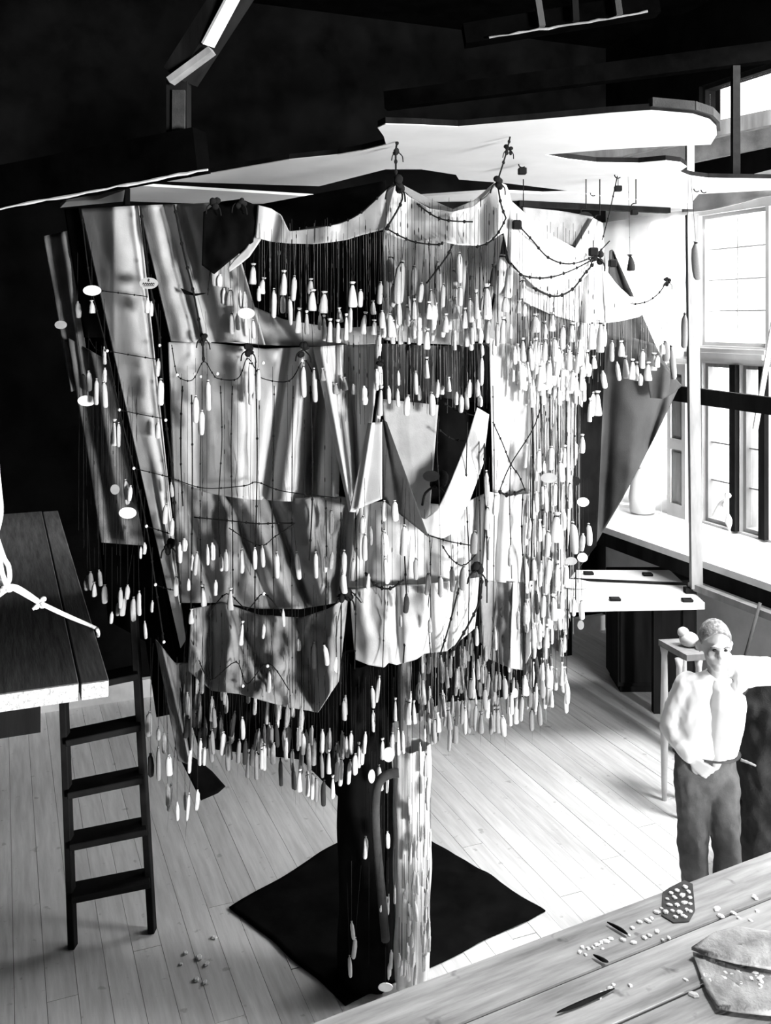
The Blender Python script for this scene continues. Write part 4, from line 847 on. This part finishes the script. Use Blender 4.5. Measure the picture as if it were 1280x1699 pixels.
# knots and bunches
def knot(x, y, off, r, label, d=None, m='cord_dark'):
    d = D(x, y) + off if d is None else d; c = P(x, y, d); mb = MB(); rn = random.Random(int(x * y))
    for i in range(5): mb.ellipsoid(c + Vector((rn.uniform(-r, r) * .6, rn.uniform(-r, r) * .5, rn.uniform(-r, r) * .8)), r * rn.uniform(.4, .7), r * .5, r * rn.uniform(.4, .7), 7, 5)
    mb.tube(smooth_line([c, c + Vector((r, -.01, -r)), c + Vector((r * 1.2, 0, -2.2 * r))], 4), r * .12, 4)
    mb.tube(smooth_line([c, c + Vector((-r, -.01, -r * .7)), c + Vector((-r * 1.3, 0, -1.9 * r))], 4), r * .12, 4)
    tag(mb.build('rope_knot', m, None, True), label, 'knot', 'rope knots on the model')
for x, y, off, r, lab in ((657, 306, -.34, .035, 'black rope knot at the first canopy peak'), (827, 302, -.34, .025, 'black rope knot at the second canopy peak'), (992, 428, -.3, .03, 'black rope knot where the sweeping canopy ropes meet'), (355, 336, -.25, .03, 'black bunch of knots above the dark bunched cloth'), (398, 334, -.25, .03, 'larger black bunch of knots beside the sagging canopy'),
                          (413, 580, -.12, .03, 'dark knot on the pleated drape hem, nearer the corner'), (504, 580, -.12, .03, 'dark knot on the pleated drape hem, nearer the flap'), (338, 560, -.1, .028, 'dark knot below the black scoop'), (1108, 467, -.18, .02, 'dark knot at the tip of the curling tail'),
                          (282, 905, -.1, .035, 'big black knot on the corner below the fifth cross tie'), (574, 985, -.1, .035, 'dark knot between the two lobes'), (792, 945, -.08, .035, 'dark knot beside the slit pocket drape'), (660, 252, 0, .022, 'small knot on the rope above the first peak'), (844, 248, 0, .02, 'small knot on the rope above the second peak'),
                          (724, 805, .0, .05, 'black bunch of cords inside the sling'), (632, 598, -.12, .022, 'dark knot over the cords beside the recess')):
    knot(x, y, off, r, lab, m='cord_dark')
# hooks with pulleys and weights under the board
for i, (x, y, hang, r, lab) in enumerate(((867, 272, 284, .022, 'hook with a small block nearest the second peak'), (1026, 290, 313, .02, 'hook with a small dark pulley on the thin cord'), (985, 320, 0, .0, 'bare hook in the white board'), (1053, 343, 352, .02, 'hook with a small ball weight at the board edge'), (1157, 313, 0, 0, 'first of two bare hooks near the valance'), (1169, 315, 0, 0, 'second of two bare hooks near the valance'), (970, 350, 367, .055, 'hook with a big black round pulley'), (866, 350, 362, .028, 'dark hook with a block behind the sweeping canopy'), (993, 362, 395, .016, 'hook holding a chain of small blocks'))):
    d = F * HB / (HY - y) if y < 335 else 5.6
    c = P(x, y, d); e = empty('board_hook', c); tag(e, lab, 'hook', 'hooks under the plan board')
    q = [c + Vector((.02 * math.cos(a), 0, .02 * math.sin(a))) for a in [math.radians(k) for k in range(60, 340, 28)]]
    zt_ = ZB + .002
    MB().tube([Vector((q[0].x, q[0].y, max(zt_, q[0].z + .01)))] + q, .0035, 5).build('hook', 'iron_dark', e)
    if r:
        b = P(x, hang, d); MB().tube([c - Vector((0, 0, .018)), b], .002, 4).build('string', 'cord_dark', e)
        if r > .05: MB().tube([b + Vector((0, -.02, 0)), b + Vector((0, .02, 0))], r, 16).build('pulley', 'iron_dark', e)
        else: MB().box(b.x - r, b.x + r, b.y - r, b.y + r, b.z - r * .8, b.z + r * .8).build('block', 'iron_dark', e, bevel=.004)
for i, (x, y, r, lab) in enumerate(((858, 373, .02, 'small black ball on the sweeping canopy rope'), (985, 418, .022, 'dark block beside the rope knot'), (1017, 437, .02, 'dark block hanging past the rope knot'))):
    c = P(x, y, D(x, y) - .28); e = empty('rope_block', c); tag(e, lab, 'block', 'small dark blocks on the canopy ropes')
    MB().box(c.x - r, c.x + r, c.y - r, c.y + r, c.z - r, c.z + r).build('block_body', 'iron_dark', e, bevel=.006); MB().tube([c, c + Vector((.0, 0, r * 2.6))], .002, 4).build('string', 'cord_dark', e)
# white beads on the ties
BE = [(165, 482), (178, 582), (198, 680), (222, 777), (243, 873), (258, 970), (272, 1065), (265, 573), (275, 697), (294, 622), (324, 620), (333, 625), (361, 620), (437, 602), (502, 598), (438, 985), (403, 1138), (444, 1105)]
for i, (x, y) in enumerate(BE):
    c = P(x, y, D(x, y) - .1); tag(MB().ellipsoid(c, .0085, .0085, .0085, 9, 6).build('white_bead', 'tag_white', None, True), 'small white bead on the net cords, %s of these from the left' % ordinal(sorted(BE).index((x, y)) + 1), 'bead', 'white beads on the net cords')

# ------------------------------------------------------------------ rug, ladder, plank stagings
def FP(x, y, z=0.0): d = F * (H - z) / (y - HY); q = P(x, y, d); return q
cr = [FP(385, 1508), FP(640, 1352), FP(907, 1514), FP(575, 1670)]
vs = []; fs = []; n = 40
for j in range(n + 1):
    for i in range(n + 1):
        u, v = i / n, j / n
        p = cr[0].lerp(cr[1], u).lerp(cr[3].lerp(cr[2], u), v)
        e_ = min(u, v, 1 - u, 1 - v)
        p = p + Vector((noise.noise(p * 4) * .02, noise.noise(p * 4 + Vector((9, 0, 0))) * .02, 0))
        z = .012 + .012 * max(0, noise.noise(p * 3)) + .02 * max(0, noise.noise(Vector((p.x * 9, p.y * 3, 2)))) * max(0, (p.x - .15)) * 1.6
        vs.append(Vector((p.x, p.y, z)))
for j in range(n):
    for i in range(n):
        a = j * (n + 1) + i; fs.append((a + n + 1, a + n + 2, a + 1, a))
rug = mesh_obj('floor_cloth', vs, fs, 'cloth_black', None, True); s_ = rug.modifiers.new('t', 'SOLIDIFY'); s_.thickness = .008
tag(rug, 'square black cloth spread on the floor under the column', 'cloth')
# dark cloth scrap hanging over the floor behind the low sandbags
cloth('cloth_scrap', 'black scrap of cloth with a ragged point by the ladder', 'cloth_black', [(290, 1240), (330, 1262), (352, 1280)], [(334, 1328), (362, 1316), (374, 1305)], .3, (), (.02, 5), 12, 8, seed=50)

lad = empty('step_ladder', FP(188, 1560)); tag(lad, 'dark wooden ladder with flat treads leaning up to the plank staging', 'ladder')
LB0, RB0 = FP(121, 1572), FP(253, 1546)
LT0, RT0 = P(101, 1150, LB0.y + .20), P(222, 1095, RB0.y + .20)
LT0.z = RT0.z = 1.68
LT0 = Vector((P(101, HY + (H - 1.68) * F / (LB0.y + .2), LB0.y + .2))); RT0 = Vector(P(222, HY + (H - 1.68) * F / (RB0.y + .2), RB0.y + .2))
MB().bar(LB0, LT0, .036, .06, (0, 1, 0)).build('stile', 'ladder_paint', lad, bevel=.004)
MB().bar(RB0, RT0, .036, .06, (0, 1, 0)).build('stile', 'ladder_paint', lad, bevel=.004)
for yy in (1476, 1390, 1305, 1219, 1135):
    def on(a, b, y):
        lo, hi = 0.0, 1.0
        for _ in range(40):
            mid = (lo + hi) / 2; q = a.lerp(b, mid); py = HY + (H - q.z) / q.y * F
            if py > y: lo = mid
            else: hi = mid
        return a.lerp(b, lo)
    p, q = on(LB0, LT0, yy + 6), on(RB0, RT0, yy - 20)
    MB().bar(p, q, .15, .035).build('tread', 'ladder_paint', lad, bevel=.004)

ZS = 1.70
stg = empty('plank_staging', R(6.0, 7.0, ZS)); tag(stg, 'raised dark plank staging with a rough sawn pale end beside the ladder', 'staging')
def stage_t(x, y):
    q = FP(x, y, ZS); r = CORNER - q; return (r.x * EU.x + r.y * EU.y, r.x * EV.x + r.y * EV.y)
s_end, t_r = stage_t(181, 1128); _, t_j = stage_t(133, 1135)
for i, (a, b, dz) in enumerate(((t_r, t_j - .003, 0.0), (t_j + .005, t_j + .36, .004), (t_j + .366, t_j + .70, .0), (t_j + .706, t_j + 1.05, .002))):
    se = s_end + (0.0, .0, .04, .02)[i]
    mb = MB().rbox(0.12, se, a, b, ZS - .075, ZS + dz); mb.build('plank', 'plank_wood', stg, bevel=.004)
    MB().rbox(se, se + .004, a + .003, b - .003, ZS - .072, ZS + dz - .003).build('sawn_end', 'plank_end', stg)
for s in (s_end - .35, s_end - 2.2, .6):
    MB().rbox(s - .09, s, t_r + .12, t_j + 1.2, ZS - .2, ZS - .076).build('bearer', 'timber_dark', stg)
    for tt in (t_j + .75, t_j + 1.15): MB().rbox(s - .085, s - .005, tt - .04, tt + .04, 0, ZS - .2).build('leg', 'timber_dark', stg)
MB().rbox(s_end - .5, s_end - .35, t_j + .15, t_j + .7, ZS - .33, ZS - .2).build('packing_block', 'timber_dark', stg)

# white rope tied over the staging
zr = ZS + .02
rope = empty('white_rope', FP(66, 1000, zr)); tag(rope, 'thick white rope stretched over the staging edge with a knot', 'rope')
def rp(x, y, z=zr): return FP(x, y, z)
dsr = 3.9
def fr(x, y, d): return P(x, y, d)
a, b, c = fr(-6, 962, 3.3), fr(66, 1000, 3.55), rp(157, 1041, ZS + .012)
MB().tube(smooth_line([a, fr(30, 980, 3.42), b, fr(110, 1021, 3.74), c, rp(162, 1046, ZS + .008), rp(163.5, 1052, ZS - .03), rp(163, 1055, ZS - .06)], 6), .009, 8).build('rope_strand', 'rope_white', rope, True)
MB().tube(smooth_line([fr(8, 972, 3.3), fr(30, 975, 3.36), fr(62, 996, 3.5)], 6), .008, 8).build('rope_strand', 'rope_white', rope, True)
MB().tube(smooth_line([fr(-6, 890, 3.25), fr(6, 925, 3.25), fr(14, 940, 3.25), fr(15, 962, 3.27), fr(6, 970, 3.27), fr(-8, 955, 3.27)], 6), .009, 8).build('rope_loop', 'rope_white', rope, True)
MB().tube(smooth_line([fr(-4, 905, 3.2), fr(3, 950, 3.22), fr(10, 975, 3.24), fr(-6, 990, 3.24)], 6), .009, 8).build('rope_loop', 'rope_white', rope, True)
kb = MB()
for dx, dy in ((0, 0), (6, -4), (-3, 6), (4, 7), (-6, 9)): kb.ellipsoid(fr(66 + dx, 998 + dy, 3.54), .012, .012, .010, 8, 6)
kb.tube([fr(62, 1004, 3.53), fr(54, 1011, 3.52)], .006, 6).tube([fr(68, 1000, 3.53), fr(74, 1008, 3.53)], .006, 6)
kb.build('knot', 'rope_white', rope, True)
MB().tube(smooth_line([fr(-12, -880, 3.2), fr(-9, 400, 3.2), fr(-6, 740, 3.2), fr(-3, 800, 3.2), fr(1, 850, 3.2), fr(-8, 890, 3.2)], 5), .010, 8).build('rope_strand', 'rope_white', rope, True)
kb = MB(); 
for dx, dy in ((0, 0), (6, 3), (-3, 5)): kb.ellipsoid(fr(9 + dx, 974 + dy, 3.24), .016, .014, .012, 8, 6)
kb.build('knot', 'rope_white', rope, True)

# near staging the camera looks over
ZN = 1.70
def NP(x, y): return FP(x, y, ZN)
A0, B0 = NP(640, 1650), NP(1280, 1411); dirn = (B0 - A0).normalized(); nrm = Vector((dirn.y, -dirn.x, 0))
org = A0 - dirn * 1.6
near = empty('near_staging', A0 + dirn * .8); tag(near, 'worn plank staging in the lower foreground strewn with stone chips', 'staging')
pw = abs((NP(1280, 1490) - B0).dot(nrm))
def nbox(a, b, c, d, z0, z1): 
    q = [org + dirn * a + nrm * c, org + dirn * b + nrm * c, org + dirn * b + nrm * d, org + dirn * a + nrm * d]
    return MB().hexa([v + Vector((0, 0, z0 - v.z)) for v in q] + [v + Vector((0, 0, z1 - v.z)) for v in q])
for i in range(4):
    nbox(-.6 + .1 * (i % 2), 4.6, pw * i + .002, pw * (i + 1) - .002, ZN - .06, ZN + .001 * (i % 2)).build('plank', 'plank_worn', near, bevel=.003)
for a in (1.0, 4.2):
    nbox(a, a + .08, .05, pw * 4, ZN - .18, ZN - .061).build('bearer', 'timber_dark', near)
nbox(-.6, 4.6, pw * 1.0, pw * 1.0 + .04, .01, .85).build('unseen_shade_board', 'timber_dark', near)  # unseen board added below the planks to shade the near floor
for a, c in ((4.25, .1), (4.25, pw * 3.6), (-.4, pw * 3.6), (-.4, pw * 2.6)):
    nbox(a, a + .07, c, c + .07, 0, ZN - (.18 if a > 1 else .06)).build('leg', 'timber_dark', near)

# stone chips
def chip_mesh(seed):
    rn = random.Random(seed); n = 6; a = [rn.uniform(.6, 1.0) for _ in range(n)]
    vs = []
    for r, z in ((1.0, 0.0), (1.02, .5), (.7, .9)):
        for k in range(n): vs.append((r * a[k] * math.cos(2 * math.pi * k / n), r * a[k] * math.sin(2 * math.pi * k / n) * .8, z + rn.uniform(-.05, .05) * (z > 0)))
    fs = [tuple(range(n - 1, -1, -1)), tuple(2 * n + k for k in range(n))] + [(i * n + k, i * n + (k + 1) % n, (i + 1) * n + (k + 1) % n, (i + 1) * n + k) for i in range(2) for k in range(n)]
    me = bpy.data.meshes.new('stone_chip'); me.from_pydata(vs, [], fs); me.materials.append(MATS['stone_white']); me.update(); return me
CHM = [chip_mesh(i) for i in range(7)]
def chips(text, where, px=6.0, z=ZN + .0005):
    L = []
    for q in text.split(';'):
        x, y = map(float, q.split()[:2]); r = float(q.split()[2]) if len(q.split()) > 2 else px
        L.append((x, y, r))
    for i, (x, y, r) in enumerate(sorted(L)):
        p = FP(x, y, z); rad = r / F * p.y
        o = bpy.data.objects.new('stone_chip', random.choice(CHM)); COL.objects.link(o); o.location = (p.x, p.y, z); o.scale = (rad * random.uniform(.8, 1.3), rad, rad * .4); o.rotation_euler = (0, 0, random.uniform(0, 6.28))
        tag(o, 'pale stone chip %s, %s from the left' % (where, ordinal(i + 1)), 'stone', 'stone chips ' + where)
chips('1114 1482 6;1124 1478 6;1138 1472 7;1108 1492 5;1120 1490 7;1132 1486 7;1143 1480 6;1146 1490 6;1112 1502 6;1124 1502 7;1136 1498 6;1146 1500 5;1116 1512 6;1128 1514 7;1140 1510 7;1147 1512 5;1105 1514 8;1122 1522 6;1136 1521 6', 'in the fitted mosaic patch', z=ZN + .0032)
chips('962 1580 6;966 1572 5;976 1574 5;984 1572 5;990 1568 6;998 1564 6;1006 1562 6;1014 1558 6;972 1584 5;1000 1574 4', 'in the short row on the bare plank')
chips('1050 1540 6;1062 1530 6;1075 1528 7;1082 1524 6;1090 1514 7;1098 1508 5;1034 1560 7;1052 1564 6;1070 1556 7;1078 1552 6;1090 1546 6;1100 1560 5;1110 1556 5;1044 1552 4', 'scattered near the mosaic patch')
chips('1190 1508 7;1196 1520 7;1218 1516 7;1226 1524 6;1246 1528 5;1253 1490 6;1256 1512 6;1252 1486 4', 'scattered behind the torn slab')
chips('1046 1636 7;1138 1626 5;1150 1650 9;1000 1648 6;1012 1640 6;1018 1634 5;995 1655 5;1006 1646 5', 'around the dark splinter')
bed = [FP(x, y, ZN) for x, y in ((1100, 1482), (1112, 1474), (1136, 1462), (1150, 1468), (1154, 1512), (1144, 1530), (1118, 1532), (1098, 1520))]
tag(MB().prism([(q.x, q.y) for q in bed], ZN + .0005, ZN + .003).build('mortar_bed', 'timber_dim'), 'thin dark mortar bed holding the fitted mosaic patch', 'mortar')
chips('308 1582 8;330 1590 9;343 1600 8;326 1626 9;340 1630 7;356 1556 7;300 1600 6', 'littering the floor before the black cloth', z=.002)
# torn slabs with stones between
def slab(pts, z, th, label, lift):
    base = [FP(x, y, z) for x, y in pts]; c = sum(base, Vector()) / len(base); n = 7; vs = []; fs = []; m_ = len(base)
    for j in range(n + 1):
        k = j / n
        for q in base:
            p = c.lerp(q, k); zz = z + lift * (1 - k * k) + .007 * noise.noise(p * 22) + .004
            vs.append(Vector((p.x, p.y, zz)))
    for j in range(n):
        for i in range(m_):
            a = j * m_ + i; b = j * m_ + (i + 1) % m_; fs.append((a, a + m_, b + m_, b))
    o = mesh_obj('torn_slab', vs, fs, 'mortar_grey', None, True); s = o.modifiers.new('t', 'SOLIDIFY'); s.thickness = th; s.offset = 0; return tag(o, label, 'slab', 'torn slabs on the near planks')
slab([(1148, 1576), (1185, 1555), (1224, 1540), (1262, 1546), (1300, 1552), (1300, 1612), (1262, 1606), (1220, 1600), (1180, 1590)], ZN + .018, .008, 'upper torn grey slab with a curled edge on the near planks', .004)
slab([(1150, 1584), (1190, 1596), (1240, 1612), (1300, 1625), (1300, 1690), (1230, 1682), (1190, 1676), (1172, 1645)], ZN + .004, .007, 'lower torn grey slab carrying a band of small stones', .002)
tx = []
rr = random.Random(5)
for i in range(34):
    u = rr.random(); x = 1168 + 100 * u; y = 1618 + 10 * u + rr.uniform(-12, 16); tx.append('%.1f %.1f %.1f' % (x, y, rr.uniform(4.5, 7)))
chips(';'.join(tx), 'banded on the torn slab', z=ZN + .009)
for i, (pts, lab) in enumerate((([(1008, 1530), (1030, 1542), (1042, 1550)], 'dark splinter lying beside the scattered chips'), ([(985, 1584), (1000, 1592), (1010, 1596)], 'dark splinter below the short row of chips'), ([(925, 1680), (970, 1662), (1020, 1640)], 'longest dark splinter near the lower edge'))):
    q = [FP(x, y, ZN + .007) for x, y in pts]; tag(MB().tube(smooth_line(q, 4), [(.0015 + .0035 * math.sin(math.pi * min(1, max(0, k / 8)))) for k in range(9)], 6).build('wood_splinter', 'timber_dark', None, True), lab, 'splinter', 'dark splinters on the near planks')

# ------------------------------------------------------------------ the man
DM = 5.05; SM = F / DM
def MP(x, y, dd=0.0): return P(x, y, DM) + Vector((0, dd, 0))
def fuse(mb, name, m, parent, voxel, smooth_it=6, wr=0.0, ws=10, origin=None):
    me = bpy.data.meshes.new('tmp'); me.from_pydata([tuple(v) for v in mb.v], [], mb.f); me.update()
    o = bpy.data.objects.new('tmp', me); COL.objects.link(o)
    r = o.modifiers.new('r', 'REMESH'); r.mode = 'VOXEL'; r.voxel_size = voxel
    s = o.modifiers.new('s', 'SMOOTH'); s.iterations = smooth_it; s.factor = .5
    dg = bpy.context.evaluated_depsgraph_get(); ev = o.evaluated_get(dg); em = bpy.data.meshes.new_from_object(ev)
    vs = [v.co.copy() for v in em.vertices]; fs = [tuple(p.vertices) for p in em.polygons]
    if wr:
        for i, v in enumerate(em.vertices):
            k = noise.noise(Vector((v.co.x * ws, v.co.y * ws, v.co.z * ws * .55))) + .5 * noise.noise(Vector((v.co.x * ws * 2 + v.co.z * 6, v.co.y * ws * 2, v.co.z * ws * 1.6)))
            vs[i] = v.co + v.normal * (wr * k)
    bpy.data.objects.remove(o); bpy.data.meshes.remove(em)
    return mesh_obj(name, vs, fs, m, parent, True, origin)
def chain(mb, pts, n=12): mb.tube([p for p, _ in pts], [r for _, r in pts], n); [mb.ellipsoid(p, *( (r if isinstance(r, tuple) else (r, r))[0:1] * 2), (r if not isinstance(r, tuple) else r[1]), 10, 6) for p, r in (pts[0], pts[-1])]
def hand(mb, wrist, dirv, side, palm_n, curl, L=.18):
    dirv = Vector(dirv).normalized(); pn = Vector(palm_n).normalized(); sd = dirv.cross(pn).normalized() * side; pn = sd.cross(dirv).normalized() * side
    w = Vector(wrist)
    for k in range(4):
        b = w + dirv * .01 + sd * (.009 * (k - 1.5)); t_ = w + dirv * .088 + sd * (.021 * (k - 1.5)); mb.tube([b, b.lerp(t_, .5), t_], [.015, .0155, .0115], 8); mb.ellipsoid(t_, .0115, .0115, .0115, 8, 6)
        ln = (.066, .078, .074, .056)[k]; p = t_; ang = .1; pts = [p]; rad = [.0098]
        for sg in (.45, .32, .23):
            ang += curl; dv = dirv * math.cos(ang) + pn * math.sin(ang) + sd * (.06 * (k - 1.5)); p = p + dv.normalized() * (ln * sg); pts.append(p); rad.append(rad[-1] - .0011)
        mb.tube(pts, rad, 8); mb.ellipsoid(p, .007, .007, .007, 7, 5)
    b = w + dirv * .025 - sd * .022; p1 = b - sd * .026 + dirv * .024 + pn * .012; p2 = p1 + dirv * .03 - sd * .008 + pn * .012; p3 = p2 + dirv * .022 + pn * .008
    mb.tube([b, p1, p2, p3], [.015, .013, .0105, .008], 8); mb.ellipsoid(p3, .008, .008, .008, 7, 5)

hip_c = MP(1172, 1262)
man = None
body = MB()
# head turned a little towards the model
hc = MP(1186, 1068, -.02)
body.ellipsoid(hc + Vector((0, .012, .03)), .077, .094, .095, 18, 12)
body.ellipsoid(hc + Vector((-.004, -.02, -.035)), .062, .075, .085, 16, 10)
body.ellipsoid(hc + Vector((-.008, -.055, -.092)), .034, .036, .03, 12, 8)             # chin
body.ellipsoid(hc + Vector((-.008, -.088, .02)), .05, .016, .011, 12, 6)                # brow
body.tube([hc + Vector((-.01, -.088, .008)), hc + Vector((-.012, -.108, -.03)), hc + Vector((-.012, -.092, -.04))], [.009, .015, .012], 8)   # nose
body.tube([hc + Vector((-.036, -.078, -.063)), hc + Vector((-.01, -.094, -.061)), hc + Vector((.016, -.08, -.063))], [.005, .009, .005], 7)  # lips
for sx in (-1, 1):
    body.ellipsoid(hc + Vector((sx * .042 - .004, -.066, -.03)), .024, .022, .02, 10, 6)
    body.tube([hc + Vector((sx * .073, .01, .02)), hc + Vector((sx * .086, .018, .005)), hc + Vector((sx * .078, .012, -.04))], [.012, .016, .009], 8)   # ears
nk = MP(1196, 1122, .02)
chain(body, [(hc + Vector((.005, .02, -.06)), .054), (nk.lerp(hc, .35) + Vector((0, .02, 0)), .052), (nk, .06)])
shL, shR = MP(1138, 1140, .02), MP(1236, 1114, .02)
chest = MP(1184, 1165, .01); waist = MP(1176, 1236, 0); pel = MP(1171, 1285, .01)
body.tube([nk + Vector((0, 0, -.02)), MP(1186, 1138, .015), chest, MP(1180, 1205, 0), waist, pel], [(.06, .06), (.13, .08), (.15, .1), (.14, .1), (.125, .08), (.115, .065)], 16)
elL = MP(1117, 1212, .05); wrL = MP(1138, 1244, -.10)
chain(body, [(shL, .05), (shL.lerp(elL, .5), .043), (elL, .036)]); chain(body, [(elL, .036), (elL.lerp(wrL, .5), .032), (wrL, .025)])
elR = MP(1310, 1113, -.02); wrR = MP(1378, 1092, -.05)
chain(body, [(shR, .05), (shR.lerp(elR, .5), .044), (elR, .037)]); chain(body, [(elR, .037), (elR.lerp(wrR, .5), .033), (wrR, .025)])
hand(body, wrL, Vector((.75, -.25, -.6)), 1, Vector((.3, .9, .1)), .35)
hand(body, wrR, Vector((.85, -.1, .5)), -1, Vector((0, -.2, -1)), .45)
fL, fR = MP(1160, 1545, .0), MP(1198, 1545, -.02); fL.z = fR.z = .09
hL, hR = MP(1146, 1300, -.012), MP(1198, 1300, -.012); kL, kR = MP(1148, 1420, -.04), MP(1205, 1420, -.04)
for h_, k_, f_ in ((hL, kL, fL), (hR, kR, fR)):
    chain(body, [(h_, .075), (h_.lerp(k_, .5), .066), (k_, .05)]); chain(body, [(k_, .05), (k_.lerp(f_, .4), .048), (f_, .034)])
man = fuse(body, 'person', 'skin', None, .0075, 3, origin=(hip_c.x, hip_c.y, 0.0))
tag(man, 'man in a white shirt and grey trousers, one arm stretched out sideways', 'person')
# hair
hair = MB()
vs = []; fs = []; n = 22; mrows = 9
for j in range(mrows + 1):
    for i in range(n):
        a = 2 * math.pi * i / n; front = max(0.0, -math.sin(a))
        lim = .15 + .55 * (1 - front) ** 1.0 if front > 0 else .70
        th = (math.pi / 2) * (j / mrows) * (0.62 + .62 * (1 - front))
        r = 1.06 + .03 * noise.noise(Vector((math.cos(a) * 4, math.sin(a) * 4, j * .8)))
        vs.append(hc + Vector((.078 * r * math.sin(th) * math.cos(a), .012 + .096 * r * math.sin(th) * math.sin(a), .03 + .098 * r * math.cos(th))))
for j in range(mrows):
    for i in range(n):
        a = j * n + i; b = j * n + (i + 1) % n; fs.append((a, a + n, b + n, b))
ho = mesh_obj('hair', vs, fs, 'hair_dark', man, True); ho.modifiers.new('t', 'SOLIDIFY').thickness = .012
for sx in (-1, 1):
    MB().ellipsoid(hc + Vector((sx * .03 - .006, -.083, .0)), .011, .008, .007, 9, 6).build('eye', 'eye_dark', man, True)
    MB().tube([hc + Vector((sx * .014 - .006, -.1, .016)), hc + Vector((sx * .034 - .006, -.1, .022)), hc + Vector((sx * .052 - .006, -.086, .014))], [.003, .0045, .003], 6).build('eyebrow', 'hair_dark', man, True)
# shirt
sh_ = MB()
sh_.tube([nk + Vector((0, 0, .0)), nk + Vector((-.01, 0, -.035)), MP(1186, 1140, .015), chest, MP(1178, 1205, 0), MP(1174, 1238, 0), MP(1174, 1252, 0)], [(.066, .062), (.1, .075), (.175, .10), (.185, .122), (.175, .125), (.165, .12), (.15, .11)], 20)
chain(sh_, [(shL + Vector((.02, 0, .0)), .075), (shL.lerp(elL, .55), .066), (elL, .058)]); chain(sh_, [(elL, .058), (elL.lerp(wrL, .6), .054), (wrL.lerp(elL, .1), .04)])
chain(sh_, [(shR + Vector((-.03, 0, -.01)), .085), (shR.lerp(elR, .5), .074), (elR, .062)]); chain(sh_, [(elR, .062), (elR.lerp(wrR, .6), .056), (wrR.lerp(elR, .12), .04)])
sh_.tube([MP(1215, 1125, .0), MP(1236, 1128, .0)], [.09, .06], 12)
fuse(sh_, 'shirt', 'shirt_white', man, .0095, 5, .007, 16)
cb = MB().tube([nk + Vector((.065 * math.cos(a), .062 * math.sin(a) - .004, .006 - .02 * max(0, -math.sin(a)))) for a in [2 * math.pi * k / 20 for k in range(21)]], [(.016, .012)] * 21, 7)
cb.build('collar', 'shirt_white', man, True)
# trousers
tr = MB()
tr.tube([MP(1173, 1243, 0), MP(1172, 1262, 0), pel, MP(1172, 1308, .015), MP(1172, 1322, .02)], [(.152, .112), (.165, .118), (.17, .122), (.145, .10), (.08, .07)], 20)
for h_, k_, f_, sx in ((hL, kL, fL, -1), (hR, kR, fR, 1)):
    chain(tr, [(h_ + Vector((sx * -.006, 0, .05)), .092), (h_.lerp(k_, .5), .085), (k_, .073)]); chain(tr, [(k_, .075), (k_.lerp(f_, .5), .07), (f_ + Vector((0, 0, .02)), .066)])
fuse(tr, 'trousers', 'trouser_grey', man, .0085, 9, .013, 13)
bl = MB().tube([MP(1173, 1247, 0) + Vector((.163 * math.cos(a), .123 * math.sin(a), .006 * math.sin(a * 2))) for a in [2 * math.pi * k / 28 for k in range(29)]], [(.016, .004)] * 29, 6)
bl.build('belt', 'leather_dark', man, True)
MB().tube(smooth_line([MP(1218, 1246, -.1), MP(1229, 1248, -.12), MP(1240, 1253, -.12)], 4), [.008, .008, .007, .008, .006, .007, .006, .006, .005], 7).build('strap_end', 'canvas_dim', man, True)
for f_ in (fL, fR):
    MB().ellipsoid(f_ + Vector((0, -.07, -.045)), .045, .13, .045, 12, 8).ellipsoid(f_ + Vector((0, .02, -.03)), .042, .06, .06, 12, 8).build('shoe', 'leather_dark', man, True)
# the timber pole his hand rests on, just past the picture edge
gp = wrR + Vector((.105, -.02, .05))
tag(MB().tube([(gp.x, gp.y, 0), (gp.x, gp.y, 3.0)], .034, 12).build('timber_pole', 'timber_grey', None, True), 'round timber pole under the hand of the man', 'pole')
# dark covered heap and tools behind the man
d1 = 5.75
d1 = 5.35
hp = empty('covered_heap', Vector((P(1300, 1300, d1).x, d1, 0))); tag(hp, 'dark coat-covered heap standing behind the man', 'heap')
hm = MB(); c = P(1300, 1300, d1); hm.lathe([(.26, 0.0), (.30, .2), (.29, .6), (.26, .9), (.23, 1.1), (.15, 1.24), (.06, 1.3)], (c.x + .07, d1 + .1, 0), 20)
fuse(hm, 'cover', 'coat_dark', hp, .02, 2, .03, 7)
tag(MB().tube([P(1228, 1328, 5.45), P(1252, 1372, 5.4)], .014, 8).build('tool_handle', 'timber_dim', None, True), 'wooden tool handle leaning behind the man by the heap', 'tool')
for i, (x0, y0, x1, y1) in enumerate(((1226, 1402, 1255, 1406), (1226, 1420, 1262, 1398), (1240, 1385, 1268, 1412))):
    a, b = FP(x0, y0 + 60, .02), FP(x1, y1 + 60, .02); tag(MB().bar(a, b, .05, .03).build('wood_offcut', 'timber_grey'), ('flat wood offcut nearest the legs of the man', 'slanting wood offcut by the heap', 'outer wood offcut by the heap')[i], 'offcut', 'wood offcuts behind the man')
